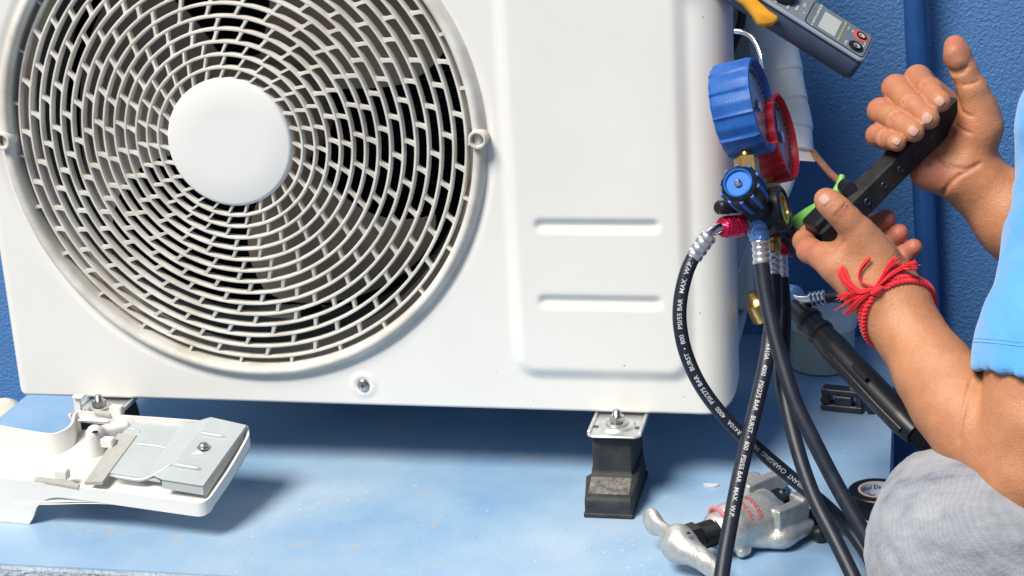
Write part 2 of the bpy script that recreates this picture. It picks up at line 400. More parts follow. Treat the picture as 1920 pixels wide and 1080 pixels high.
# a little grit and a few scuffs on the unit's paint
m = MATS["white_paint"]; k = NT(m); b = k.b; tc = k.n("TexCoord")
src = b.inputs["Base Color"].links[0].from_socket
vo = k.n("TexVoronoi", Scale=42.0, Randomness=1.0); k.l(tc.outputs["Object"], vo.inputs["Vector"])
nn = k.n("TexNoise", Scale=5.0, Detail=2.0); k.l(tc.outputs["Object"], nn.inputs["Vector"])
mr = k.n("MapRange"); mr.inputs["From Min"].default_value = 0.50; mr.inputs["From Max"].default_value = 0.80; mr.inputs["To Min"].default_value = 0.012; mr.inputs["To Max"].default_value = 0.06
k.l(nn.outputs["Fac"], mr.inputs[0]); lt = k.n("Math", operation='LESS_THAN'); k.l(vo.outputs["Distance"], lt.inputs[0]); k.l(mr.outputs[0], lt.inputs[1])
l2 = k.n("Math", operation='MULTIPLY'); k.l(lt.outputs[0], l2.inputs[0]); l2.inputs[1].default_value = 0.75
k.l(k.mix(l2.outputs[0], src, (0.22, 0.21, 0.19)), b.inputs["Base Color"])

# blue painted concrete of the slab: washed-out paint, chalky wear, pale and sandy stains, grit
m, k = std("slab_paint"); b = k.b; tc = k.n("TexCoord")
n1 = k.n("TexNoise", Scale=5.0, Detail=8.0, Roughness=0.62); k.l(tc.outputs["Object"], n1.inputs["Vector"])
base = k.ramp(n1.outputs["Fac"], [(0.28, (0.17, 0.345, 0.59)), (0.50, (0.29, 0.45, 0.63)), (0.74, (0.43, 0.545, 0.66))])
mp = k.n("Mapping"); mp.inputs["Scale"].default_value = (3, 16, 8); k.l(tc.outputs["Object"], mp.inputs["Vector"])
n2 = k.n("TexNoise", Scale=4.0, Detail=5.0, Roughness=0.6); k.l(mp.outputs[0], n2.inputs["Vector"])
streak = k.ramp(n2.outputs["Fac"], [(0.52, (0, 0, 0)), (0.72, (1, 1, 1))])
sm = k.n("Math", operation='MULTIPLY'); k.l(streak, sm.inputs[0]); sm.inputs[1].default_value = 0.30
c = k.mix(sm.outputs[0], base, (0.33, 0.47, 0.64))
n3 = k.n("TexNoise", Scale=26.0, Detail=6.0, Roughness=0.65); k.l(tc.outputs["Object"], n3.inputs["Vector"])
sand = k.ramp(n3.outputs["Fac"], [(0.62, (0, 0, 0)), (0.70, (0.6, 0.6, 0.6))])
c = k.mix(sand, c, (0.50, 0.44, 0.36))
v1 = k.n("TexVoronoi", Scale=95.0, Randomness=1.0); k.l(tc.outputs["Object"], v1.inputs["Vector"])
n4 = k.n("TexNoise", Scale=9.0, Detail=3.0); k.l(tc.outputs["Object"], n4.inputs["Vector"])
thr = k.n("MapRange"); thr.inputs["From Min"].default_value = 0.45; thr.inputs["From Max"].default_value = 0.75; thr.inputs["To Min"].default_value = 0.02; thr.inputs["To Max"].default_value = 0.22
k.l(n4.outputs["Fac"], thr.inputs[0]); lt = k.n("Math", operation='LESS_THAN'); k.l(v1.outputs["Distance"], lt.inputs[0]); k.l(thr.outputs[0], lt.inputs[1])
l2 = k.n("Math", operation='MULTIPLY'); k.l(lt.outputs[0], l2.inputs[0]); l2.inputs[1].default_value = 0.55
c = k.mix(l2.outputs[0], c, (0.60, 0.66, 0.72))
v2 = k.n("TexVoronoi", Scale=60.0, Randomness=1.0); mp2 = k.n("Mapping"); mp2.inputs["Location"].default_value = (3.3, 1.7, 0.4); k.l(tc.outputs["Object"], mp2.inputs["Vector"]); k.l(mp2.outputs[0], v2.inputs["Vector"])
lt2 = k.n("Math", operation='LESS_THAN'); k.l(v2.outputs["Distance"], lt2.inputs[0]); lt2.inputs[1].default_value = 0.045
l3 = k.n("Math", operation='MULTIPLY'); k.l(lt2.outputs[0], l3.inputs[0]); l3.inputs[1].default_value = 0.6
c = k.mix(l3.outputs[0], c, (0.05, 0.06, 0.08))
k.l(c, b.inputs["Base Color"]); b.inputs["Specular IOR Level"].default_value = 0.75
rr = k.ramp(n1.outputs["Fac"], [(0.3, (0.27,)*3), (0.7, (0.42,)*3)]); k.l(rr, b.inputs["Roughness"])
nb = k.n("TexNoise", Scale=420.0, Detail=5.0); k.l(tc.outputs["Object"], nb.inputs["Vector"])
bp = k.n("Bump", Strength=0.30, Distance=0.0009); k.l(nb.outputs["Fac"], bp.inputs["Height"]); k.l(bp.outputs[0], b.inputs["Normal"])

# rough rendered wall in deep blue
m, k = std("wall_paint"); b = k.b; tc = k.n("TexCoord")
n1 = k.n("TexNoise", Scale=3.0, Detail=6.0, Roughness=0.6); k.l(tc.outputs["Object"], n1.inputs["Vector"])
base = k.ramp(n1.outputs["Fac"], [(0.3, (0.052, 0.165, 0.40)), (0.7, (0.100, 0.240, 0.50))])
k.l(base, b.inputs["Base Color"]); b.inputs["Roughness"].default_value = 0.42; b.inputs["Specular IOR Level"].default_value = 0.45
nb = k.n("TexNoise", Scale=250.0, Detail=5.0, Roughness=0.6, Distortion=0.1); k.l(tc.outputs["Object"], nb.inputs["Vector"])
nb2 = k.n("TexNoise", Scale=430.0, Detail=3.0); k.l(tc.outputs["Object"], nb2.inputs["Vector"])
ad = k.n("Math", operation='MULTIPLY_ADD'); k.l(nb2.outputs["Fac"], ad.inputs[0]); ad.inputs[1].default_value = 0.35; k.l(nb.outputs["Fac"], ad.inputs[2])
bp = k.n("Bump", Strength=0.8, Distance=0.0028); k.l(ad.outputs[0], bp.inputs["Height"]); k.l(bp.outputs[0], b.inputs["Normal"])
mat("pipe_paint", (0.020, 0.085, 0.27), rough=0.40, var=0.15, vs=20, bump=0.15, bs=120)
mat("slab_front", (0.42, 0.49, 0.55), rough=0.8, var=0.10, vs=30, bump=0.9, bs=260, dist=0.004)
mat("lower_floor", (0.10, 0.14, 0.20), rough=0.8, var=0.2, vs=8, bump=0.5, bs=120)

# ------------------------------------------------------------------ the setting
WALL_Y, SLX0, SLX1, SLY0, FLOOR = 0.408, -0.086, 0.822, -0.207, -0.40
g = G().box((0.5, WALL_Y+0.06, 0.9), 3.2, 0.06, 1.35); structure("wall", g, "wall_paint")
g = G().box((0.5, -1.5, FLOOR-0.05), 40, 40, 0.05); structure("ground", g, "lower_floor")
sl = G().box(((SLX0+SLX1)/2, (SLY0+WALL_Y)/2, (FLOOR)/2), (SLX1-SLX0)/2, (WALL_Y-SLY0)/2-0.0005, -FLOOR/2)
slab = structure("slab", sl, "slab_paint", smooth=60)
part("slab_front_face", G().box(((SLX0+SLX1)/2, SLY0-0.0036, FLOOR/2-0.0004), (SLX1-SLX0)/2, 0.0035, -FLOOR/2-0.001), "slab_front", slab)
# painted drain pipe on the wall
pa, pb = atY(1712, -60, 0.375), atY(1757, 900, 0.375)
pp = pa+(pb-pa)*np.linspace(-0.8, 1.15, 12)[:, None]
t = thing("drain_pipe", "blue painted drain pipe running down the blue wall", "pipe", pp[-1])
part("pipe_body", G().tube(pp, 0.0112, 20), "pipe_paint", t)
# cream lump of rubble beyond the slab's left end
c0 = at(-4, 782, 2.02); fl = Field(c0-0.05, c0+0.05, 0.003); fl.ell(c0, (0.03, 0.025, 0.02), (1, 0, 0), (0, 1, 0), (0, 0, 1)); fl.ell(c0+V(0.012, 0.0, 0.004), (0.016, 0.02, 0.014), (1, 0, 0), (0, 1, 0), (0, 0, 1), 0.008)
RUB = c0
v, f = fl.nets(); v = v+0.002*np.stack([vnoise(v, 80, i) for i in range(3)], 1)
single("rubble_lump", (v, f), "cream_stone", "cream lump of rubble behind the left end of the slab", "rubble", c0, smooth=180)

# ------------------------------------------------------------------ the outdoor unit
UW, UH, UD = 0.6885, 0.50, 0.262
GX, GZ = 0.2507, 0.2527+HB
unit = thing("outdoor_unit", "white air conditioner outdoor unit with round fan grille standing on blue slab", "air conditioner", (UW/2, UD/2, HB))
# casing: one swept sheet (left side, front, right side) with the pressed panel, grooves and dimples
def rrect(x, z, x0, x1, z0, z1, r):
    cx, cz = (x0+x1)/2, (z0+z1)/2; qx = np.abs(x-cx)-(x1-x0)/2+r; qz = np.abs(z-cz)-(z1-z0)/2+r
    return np.hypot(np.maximum(qx, 0), np.maximum(qz, 0))+np.minimum(np.maximum(qx, qz), 0)-r
def sst(a, b, x): t_ = np.clip((x-a)/(b-a), 0, 1); return t_*t_*(3-2*t_)
RL, RR = 0.010, 0.030
prof = [(0.0, y, -1, 0) for y in np.linspace(UD, RL, 8)[:-1]]
prof += [(RL-RL*math.cos(a), RL-RL*math.sin(a), -math.cos(a), -math.sin(a)) for a in np.linspace(0, math.pi/2, 7)]
prof += [(x, 0.0, 0, -1) for x in np.linspace(RL, UW-RR, 290)[1:-1]]
prof += [(UW-RR+RR*math.sin(a), RR-RR*math.cos(a), math.sin(a), -math.cos(a)) for a in np.linspace(0, math.pi/2, 16)]
prof += [(UW, 0.045, 1, 0), (UW-0.003, 0.048, 1, 0), (UW-0.003, 0.056, 1, 0), (UW-0.05, 0.058, 1, 0)]
prof = np.array(prof); nu = len(prof); zs = np.linspace(0, UH, 226); nz = len(zs)
PX, PZ = np.meshgrid(prof[:, 0], zs, indexing='ij')
s = PX; zb = np.zeros(nu)
d_l = np.clip(prof[:, 0], 0, None); lc, rc = 0.009, 0.020
zb = np.where(d_l < lc, lc-np.sqrt(np.maximum(lc**2-(lc-d_l)**2, 0)), zb)
d_r = np.clip(UW-prof[:, 0], 0, None); zb = np.where((d_r < rc) & (prof[:, 1] < 0.04), rc-np.sqrt(np.maximum(rc**2-(rc-d_r)**2, 0)), zb)
zb = np.where(prof[:, 1] >= 0.04, np.where(prof[:, 0] > 0.5, rc, lc), zb)
PZ = zb[:, None]+PZ*(UH-zb[:, None])/UH
dsp = np.zeros_like(PX)
d = rrect(PX, PZ, 0.489, 0.6565, 0.0285, UH-0.03, 0.024); dsp += 0.0052*sst(0, 0.0150, -d)
for z0, z1 in ((0.168, 0.181), (0.0985, 0.1115)):
    d = rrect(PX, PZ, 0.5175, 0.6285, z0, z1, 0.006); dsp -= 0.0036*sst(-0.001, 0.0062, -d)
d = np.hypot(PX-0.3486, PZ-0.0195); dsp += 0.0012*(1-sst(0.009, 0.014, d))-0.0022*(1-sst(0.004, 0.0085, d))
d = np.hypot(PX-GX, PZ-(GZ-HB)); dsp -= 0.0025*(1-sst(0.2285, 0.236, d))
dsp = np.where((prof[:, 1] < 1e-6)[:, None], dsp, 0)
VX = PX+prof[:, 2][:, None]*dsp; VY = prof[:, 1][:, None]+prof[:, 3][:, None]*dsp
vv = np.stack([VX, VY, PZ+HB], -1)
fold = np.stack([VX[:, 0]-prof[:, 2]*0.008, VY[:, 0]-prof[:, 3]*0.008, PZ[:, 0]+HB+0.0005], -1)[:, None]  # bottom lip folded inwards
vv = np.concatenate([fold, vv], 1); nz += 1
ii = np.arange(nu*nz).reshape(nu, nz); q = np.stack([ii[:-1, :-1], ii[1:, :-1], ii[1:, 1:], ii[:-1, 1:]], -1)
cen = (vv[:-1, :-1]+vv[1:, 1:])/2; hole = (np.hypot(cen[..., 0]-GX, cen[..., 2]-GZ) < 0.2195) & (cen[..., 1] < 0.02)
part("casing", (vv.reshape(-1, 3), q[~hole].reshape(-1, 4).astype(np.int32)), "white_paint", unit, smooth=180)
part("top_panel", G().box((UW/2, UD/2+0.002, HB+UH+0.008), UW/2+0.003, UD/2+0.004, 0.0075, bev=0.004), "white_paint", unit)
part("base_pan", G().box((UW/2, UD/2+0.006, HB+0.012), UW/2-0.012, UD/2-0.014, 0.008), "grey_side", unit)
part("rear_corner", G().box((UW-0.020, 0.237, HB+UH/2+0.01), 0.018, 0.024, UH/2-0.012, bev=0.004), "grey_side", unit)
bay = part("valve_bay", G().box((UW-0.055, 0.135, HB+UH/2+0.01), 0.004, 0.078, UH/2-0.012).box((UW-0.03, 0.15, HB+0.10), 0.026, 0.055, 0.003), "grey_side", unit)
for zz, yy in ((0.16, 0.10), (0.215, 0.165)):
    vb = V(UW-0.030, yy, HB+zz)
    vo = part("service_valve", G().cyl(vb-V(0.022, 0, 0), vb+V(0.028, 0, 0), 0.011, seg=6).cyl(vb-V(0, 0, 0.028), vb+V(0, 0, 0.022), 0.008).cyl(vb+V(0.026, 0, 0), vb+V(0.046, 0, 0), 0.010, bev=0.002), "brass", unit)
part("side_wiring", G().tube(spline([V(UW-0.04, 0.09, HB+0.44), V(UW-0.01, 0.10, HB+0.40), V(UW+0.004, 0.085, HB+0.34), V(UW-0.02, 0.09, HB+0.28)]), 0.004, 10), "black_plastic", unit)
# interior: shroud, coil, fan
cn = V(GX, 0, GZ); AXF = V(0, -1, 0)          # lathe heights along -y (towards the viewer)
part("shroud", G().lathe([(0.2225, -0.004), (0.2190, -0.009), (0.2125, -0.017), (0.205, -0.028), (0.2075, -0.028), (0.2235, -0.008)], cn, AXF, 96, closed=True), "shroud", unit)
part("air_duct", G().lathe([(0.2052, -0.0285), (0.2020, -0.045), (0.2005, -0.085), (0.2035, -0.085), (0.2072, -0.0285)], cn, AXF, 96, closed=True), "duct_shade", unit)
gi = G()
ring = [(0.2036, -0.0852), (0.60, -0.0852)]
part("partition", G().lathe([(0.2034, -0.086), (0.247, -0.086), (0.247, -0.089), (0.2034, -0.089)], cn, AXF, 96, closed=True), "inner_shade", unit)
part("coil", G().box((GX+0.02, 0.225, GZ), 0.265, 0.006, 0.236).box((GX-0.245, 0.15, GZ), 0.003, 0.075, 0.236).box((GX+0.28, 0.15, GZ), 0.003, 0.075, 0.236), "inner_shade", unit)
wires = G()
for i in range(54): wires.box((GX+0.02, 0.217, GZ-0.23+i*0.0087), 0.262, 0.0004, 0.0004)
part("coil_wires", wires, "coil_wire", unit, smooth=0, kind="stuff")
fan = part("fan", G().lathe([(0.0, -0.042), (0.040, -0.044), (0.052, -0.052), (0.055, -0.062), (0.055, -0.112), (0.0, -0.112)], cn, AXF, 40), "blade", unit)
for a0 in (140, 260, 20):
    gb = G(); nr, na = 12, 26; vf = []; vb2 = []
    for i in range(nr):
        r = 0.050+(0.194-0.050)*i/(nr-1)
        lead = math.radians(a0-8*math.sin(math.pi*i/(nr-1))*1.2); span = math.radians(64+8*i/(nr-1))
        for j in range(na):
            u_ = j/(na-1); aa = lead+span*u_; rr_ = r*(1-0.05*(abs(2*u_-1)**6)*(i/(nr-1)))
            y = 0.112-0.058*u_**1.1+0.012*math.sin(math.pi*u_)
            vf.append((GX+rr_*math.cos(aa), y, GZ+rr_*math.sin(aa))); vb2.append((GX+rr_*math.cos(aa), y+0.0025, GZ+rr_*math.sin(aa)))
    fb = [(i*na+j, (i+1)*na+j, (i+1)*na+j+1, i*na+j+1) for i in range(nr-1) for j in range(na-1)]; N0 = nr*na
    fe = [tuple(N0+x for x in reversed(t_)) for t_ in fb]
    bd = [j for j in range(na)]+[i*na+na-1 for i in range(1, nr)]+[(nr-1)*na+j for j in range(na-2, -1, -1)]+[i*na for i in range(nr-2, 0, -1)]
    fe += [(bd[i], bd[(i+1) % len(bd)], N0+bd[(i+1) % len(bd)], N0+bd[i]) for i in range(len(bd))]
    gb.add(vf+vb2, fb+fe); part("blade", gb, "blade", fan, smooth=50)
part("motor_bracket", G().box((GX-0.012, 0.185, GZ), 0.010, 0.004, 0.235).box((GX, 0.15, GZ), 0.045, 0.035, 0.045, bev=0.01), "inner_shade", unit)
# grille
gcen = cn
PXM = 0.0005
rings_r = [(134+21.9*i)*PXM for i in range(14)]
def dome(i): return 0.0205*(1-i/13.0)-0.002        # how far ring i stands out of the front
rimp = [(0.2162, -0.010), (0.2162, 0.001), (0.2172, 0.0052), (0.2198, 0.0074), (0.2228, 0.0070), (0.2252, 0.0045), (0.2270, 0.0005), (0.2292, -0.0035), (0.2215, -0.0040)]
grille = part("grille", G().lathe(rimp, gcen, AXF, 160, closed=True), "grille_plastic", unit, smooth=60, origin=gcen)
for i, r in enumerate(rings_r):
    y = dome(i); t_ = 0.0014; dp = 0.0075
    part("ring", G().lathe([(r-t_, y-dp), (r-t_, y-0.001), (r-t_*0.45, y), (r+t_*0.45, y), (r+t_, y-0.001), (r+t_, y-dp)], gcen, AXF, 128, closed=True), "grille_plastic", grille, smooth=50)
part("cap", G().lathe([(0.0575, 0.008), (0.0578, 0.0175), (0.0566, 0.0198), (0.0545, 0.0206), (0.03, 0.0209), (0.0, 0.0210)], gcen, AXF, 96), "cap_plastic", grille, smooth=60)
phase = [7.4, 5.9, 5.1, 9.7, 8.2, 12.0, 9.5, 13.5, 3.9, 8.6, 13.5, 5.1, 10.2, 2.0, 8.0]
far = G(); NR = 27; ribs = []
for kk in range(15):
    r0 = 0.0573 if kk == 0 else rings_r[kk-1]; r1 = rings_r[kk] if kk < 14 else 0.2168
    y0 = 0.0185 if kk == 0 else dome(kk-1); y1 = dome(kk) if kk < 14 else -0.002
    wd_ = 0.0010 if kk < 3 else (0.00125 if kk < 6 else 0.0015); tw = 0.0050 if kk < 14 else 0.0015; fl_ = 0.0003 if kk < 3 else 0.0016
    if kk == 14: wd_ = 0.0012; fl_ = 0.0004
    v = []; rows = [(0.0, fl_), (0.16, fl_*0.35), (0.30, 0), (0.70, 0), (0.84, fl_*0.35), (1.0, fl_)]
    for u_, e_ in rows:
        r = r0+(r1-r0)*u_; tx = -tw*(u_-0.5); yy = y0+(y1-y0)*u_-0.0008; h_ = wd_+e_
        # in the rib's own frame: x along the radius, z across it, y = depth
        v += [(r, -yy, tx-h_), (r, -yy, tx+h_), (r, -(yy-0.006), tx+h_), (r, -(yy-0.006), tx-h_)]
    f = [(0, 3, 2, 1), (20, 21, 22, 23)]
    for i in range(5):
        for j in range(4): f.append((i*4+j, i*4+(j+1) % 4, (i+1)*4+(j+1) % 4, (i+1)*4+j))
    ribs.append((v, f))
count = 0; protos = {}
for kk in range(14, -1, -1):
    for j in range(NR):
        ang = math.radians(-90+phase[kk]+360.0/NR*j)
        zc = (rings_r[min(kk, 13)])*math.sin(ang)
        M_ = Matrix.Rotation(-ang, 4, 'Y')
        if zc > 0.128 or count >= 300:
            far.add([Vector(gcen)+M_@Vector(p) for p in ribs[kk][0]], ribs[kk][1]); continue
        if kk not in protos: protos[kk] = mesh("rib", ribs[kk][0], ribs[kk][1], "grille_plastic", 40)
        o = bpy.data.objects.new("rib", protos[kk]); link(o, grille, gcen); o.rotation_euler = (0, -ang, 0); count += 1
part("small_ribs", far, "grille_plastic", grille, kind="stuff")
for sx in (-0.2225, 0.2225):
    c0 = gcen+V(sx, 0, 0)
    bo = part("screw_boss", G().lathe([(0.0082, -0.006), (0.0082, 0.0115), (0.0074, 0.0125), (0.0060, 0.0125), (0.0054, 0.010), (0.0052, -0.004), (0.0, -0.004)], c0, AXF, 28), "grille_plastic", grille)
    bo_s = G().lathe([(0.0042, -0.004), (0.0042, 0.000), (0.003, 0.0012), (0.0, 0.0014)], c0, AXF, 16); bo_s.box(c0+V(0, -0.0014, 0), 0.0028, 0.0004, 0.0006).box(c0+V(0, -0.00145, 0), 0.0006, 0.0004, 0.0028)
    part("screw", bo_s, "dark_screw", grille)
c0 = V(0.3486, 0.0, HB+0.0195)
sc = G().lathe([(0.0058, 0.0), (0.0058, 0.0014), (0.0044, 0.0030), (0.0, 0.0036)], c0, AXF, 20)
part("panel_screw", sc, "screw_steel", unit); part("screw_slot", G().box(c0+V(0, -0.0036, 0), 0.0026, 0.0004, 0.0006).box(c0+V(0, -0.00365, 0), 0.0006, 0.0004, 0.0026), "dark_screw", unit)
# mounting brackets with bolts
def bolt(o, par):
    g_ = G().lathe([(0.0105, 0), (0.0105, 0.0015), (0.009, 0.0022)], o, (0, 0, 1), 24); part("washer", g_, "screw_steel", par)
    part("nut", G().lathe([(0.0062, 0.002), (0.0068, 0.003), (0.0068, 0.0070), (0.0060, 0.0078)], o, (0, 0, 1), 6), "screw_steel", par, smooth=0)
    pr = [(0.0038, 0.008)]
    for i in range(4): pr += [(0.0040, 0.0075+i*0.0013), (0.0034, 0.0082+i*0.0013)]
    part("bolt_thread", G().lathe(pr+[(0.0028, 0.0132)], o, (0, 0, 1), 16), "screw_steel", par)
for bx in (0.587, 0.095):
    w2 = 0.0240; zt = HB-0.004; yf = -0.047
    poly = [(-w2, 0.25), (-w2, yf+0.006), (-w2+0.002, yf+0.002), (-w2+0.006, yf), (w2-0.006, yf), (w2-0.002, yf+0.002), (w2, yf+0.006), (w2, 0.25)]
    gbk = G().prism(poly, (bx, 0, zt), (1, 0, 0), (0, 1, 0), (0, 0, 1), -0.002, 0.0, bev=0.0007)
    for sx in (-1, 1): gbk.box((bx+sx*(w2-0.0016), 0.105, zt+0.0008), 0.0016, 0.146, 0.0014, bev=0.0006)
    gbk.lathe([(0.017, 0.0), (0.0145, 0.0022), (0.0, 0.0022)], (bx, -0.022, zt), (0, 0, 1), 28)
    br = part("mounting_bracket", gbk, "galvanised", unit)
    part("bracket_hole", G().lathe([(0.0024, 0), (0.0024, 0.0006)], (bx-0.0185, -0.026, zt), (0, 0, 1), 14).lathe([(0.0024, 0), (0.0024, 0.0006)], (bx+0.0185, -0.026, zt), (0, 0, 1), 14), "dark_screw", br)
    bolt(V(bx, -0.022, zt+0.002), br)
# rubber feet under the brackets
def foot(bx, label):
    zt = HB-0.0062
    t = thing("rubber_foot", label, "rubber foot", (bx, 0.0, 0), "rubber feet under the outdoor unit")
    prof = [(-0.0685, 0.0), (-0.0685, 0.014), (-0.0665, 0.0180), (-0.063, 0.0195), (-0.044, 0.0280), (-0.0405, 0.031), (-0.0375, zt-0.004), (-0.033, zt), (0.012, zt), (0.015, zt-0.004), (0.022, 0.030), (0.024, 0.0)]
    g_ = G(); n = len(prof); vs = []
    for sx in (-1, 1):
        for y, z in prof:
            wz = 0.0210 if z < 0.029 else 0.0188-0.0010*(z/zt); vs.append((bx+sx*wz, y, z))
    fs = [(k, (k+1) % n, n+(k+1) % n, n+k) for k in range(n)]+[tuple(range(n))[::-1], tuple(range(n, 2*n))]
    o = part("body", g_.add(vs, fs), "rubber", t, smooth=0)
    md = o.modifiers.new("bevel", 'BEVEL'); md.width = 0.0028; md.segments = 3; md.limit_method = 'ANGLE'; md.angle_limit = math.radians(25)
    sd_ = nrm(V(0, 0.019, 0.0085)); part("dusty_step", G().box((bx, -0.0535, 0.0240), 0.0180, 0.0098, 0.0007, X=(1, 0, 0), Y=sd_, Z=np.cross(V(1, 0, 0), sd_), bev=0.0004), "dusty_rubber", t)
    part("base_lip", G().box((bx, -0.022, 0.0022), 0.0218, 0.0475, 0.0022, bev=0.0008), "rubber", t)
foot(0.584, "black rubber foot with dusty step under the right bracket of the outdoor unit")
foot(0.098, "black rubber foot in shade under the white plastic cover")

# ------------------------------------------------------------------ manifold gauge set at the unit's right edge
GA = nrm(CR*0.905+CU*0.185-CW*0.375)                 # the way both dials face
KA = nrm(CR*-0.33+CU*0.30-CW*0.89); KA = nrm(KA-GA*(KA@GA))   # along the manifold bar, towards the viewer
UA = nrm(np.cross(KA, GA)); UA = UA if UA[2] > 0 else -UA       # the way the gauges stand up
man = thing("manifold_gauge_set", "manifold gauge set with blue and red gauges hanging beside the outdoor unit", "gauge set", at(1440, 460, 1.47))
def knurl(a, b, r, bands, seg=36):
    """knurled coupling nut from a to b"""
    a = np.asarray(a, float); b = np.asarray(b, float); L = np.linalg.norm(b-a); pr = [(r*0.80, 0), (r*0.9, L*0.03)]
    for k in range(bands): 
        t0, t1 = 0.05+k*0.9/bands, 0.05+(k+0.82)*0.9/bands
        nn = 6
        for j in range(nn+1): pr.append((r*(1.0 if j % 2 else 0.955), L*(t0+(t1-t0)*j/nn)))
        pr.append((r*0.90, L*(t1+0.02)))
    pr += [(r*0.88, L*0.97), (r*0.75, L)]
    return G().lathe(pr, a, b-a, seg, rad=lambda t, i: 1+0.022*(1 if (int(round(t/(2*math.pi)*seg))+i) % 2 else -1))
def gauge(fc, R, depth, m, stem):
    back = fc-GA*depth; n = 60
    def ribs_(t, i): 
        w = (t/(2*math.pi)*12) % 1.0; w = min(w, 1-w); flat = math.cos(math.pi/12)/math.cos(((t+math.pi/12) % (math.pi/6))-math.pi/12)
        return (flat*1.0+0.05*max(0, 1-w/0.09)) if i in (1, 2, 3) else 1.0
    seg = 144
    o = part("gauge_boot", G().lathe([(R*0.55, 0), (R*0.97, 0.0005), (R*1.0, 0.003), (R*1.0, depth-0.004), (R*0.985, depth), (R*0.93, depth+0.0005), (R*0.90, depth-0.002), (R*0.885, depth-0.006), (0, depth-0.006)], back, GA, seg, ref=UA, rad=ribs_), m, man, smooth=35)
    part("dial", G().lathe([(R*0.88, depth-0.0058), (R*0.88, depth-0.0052), (0, depth-0.0052)], back, GA, 48), "dial_face", o)
    dc = back+GA*(depth-0.0048)
    tk = G()
    for j in range(31):
        a_ = math.radians(-135+j*9); dr = UA*math.cos(a_)+nrm(np.cross(UA, GA))*math.sin(a_)
        tk.box(dc+dr*R*0.74, R*(0.07 if j % 5 == 0 else 0.04), 0.0005, 0.0002, X=dr, Y=np.cross(GA, dr), Z=GA)
    part("scale_marks", tk, "print_black", o, smooth=0)
    nd = nrm(UA*-0.55+nrm(np.cross(UA, GA))*-0.8)
    part("needle", G().box(dc+nd*R*0.28+GA*0.0006, R*0.36, 0.0006, 0.0003, X=nd, Y=np.cross(GA, nd), Z=GA), "print_black", o, smooth=0)
    part("needle_hub", G().lathe([(0.0052, 0), (0.0050, 0.0022), (0.0035, 0.0030), (0, 0.0032)], dc, GA, 20), "chrome", o)
    cl = G().lathe([(R*0.13, -0.02), (R*0.13, 0.012)], stem-UA*0.010, UA, 20)
    part("stem_nut", G().lathe([(0.0085, -0.014), (0.0098, -0.0125), (0.0098, 0.0015), (0.0085, 0.003)], stem, UA, 6), "brass", man, smooth=0)
    part("stem", G().cyl(stem-UA*0.030, stem-UA*0.012, 0.0062).cyl(stem, stem+UA*0.012, 0.0055), "brass", man)
    return o
FB, FR = at(1431, 196, 1.445), at(1474, 255, 1.492)
bg_ = gauge(FB, 0.0385, 0.0335, "blue_boot", FB-UA*0.0445-GA*0.0185)
rg_ = gauge(FR, 0.0365, 0.0325, "red_boot", FR-UA*0.0425-GA*0.0185)
# bar, knobs, sight glass
KB = at(1384, 343, 1.400); KB2 = KB-KA*0.040; bar0, bar1 = KB-KA*0.034, KB-KA*0.095
bmid = (bar0+bar1)/2
part("manifold_body", G().box(bmid, 0.0305, 0.0105, 0.014, X=KA, Y=GA, Z=UA, bev=0.003).cyl(bar0, bar0+KA*0.012, 0.012).cyl(bar1, bar1-KA*0.012, 0.012), "black_plastic", man)
sgc = bmid+GA*0.0165-UA*0.002
part("sight_glass_housing", G().lathe([(0.0165, -0.020), (0.0185, -0.016), (0.0185, 0.0), (0.0165, 0.002), (0.0145, 0.002), (0.0135, -0.002), (0, -0.002)], sgc, GA, 36), "black_plastic", man)
sg = part("sight_glass_ring", G().lathe([(0.0134, -0.001), (0.0130, 0.001), (0.0100, 0.001), (0.0090, -0.003)], sgc, GA, 36), "brass", man)
part("sight_glass", G().lathe([(0.0095, -0.002), (0.0, -0.0005)], sgc, GA, 28), "dial_glass", sg)
def knob(front, axis, R, L, ribm, capm):
    """lobed hand wheel: black body, coloured grip ribs, coloured disc with a screw"""
    nl = 10
    lob = lambda t, i: 1+0.035*math.cos(nl*t) if 0 < i < 6 else 1.0
    o = part("valve_knob", G().lathe([(R*0.55, -L), (R*0.78, -L), (R*0.92, -L*0.72), (R*1.0, -L*0.35), (R*1.0, -L*0.10), (R*0.94, -0.001), (R*0.80, 0), (R*0.76, -0.002), (0, -0.002)], front, axis, 100, rad=lob), "black_plastic", man, smooth=50)
    part("knob_disc", G().lathe([(R*0.765, -0.002), (R*0.765, 0.0008), (R*0.70, 0.0014), (R*0.665, 0.0002), (R*0.64, -0.0012), (0, -0.0012)], front, axis, 48), capm, o)
    part("knob_screw", G().lathe([(R*0.21, -0.0012), (R*0.21, 0.0010), (R*0.14, 0.0022), (0, 0.0026)], front, axis, 18), "chrome", o)
    a = nrm(axis); x = nrm(np.cross(V(0, 0, 1), a)); y = np.cross(a, x)
    for j in range(nl):
        t = 2*math.pi*j/nl; d = x*math.cos(t)+y*math.sin(t); tg = np.cross(a, d)
        pts = [front+a*(-L*hh)+d*R*rr for hh, rr in ((0.06, 1.0), (0.2, 1.035), (0.45, 1.03), (0.75, 0.955), (0.92, 0.86))]
        part("grip_rib", G().tube(spline(pts, 4), 0.0016, 8), ribm, o)
knob(KB, KA, 0.0150, 0.036, "blue_knob", "blue_knob")
knob(bar1-KA*0.046, -KA, 0.0150, 0.036, "red_knob", "red_knob")
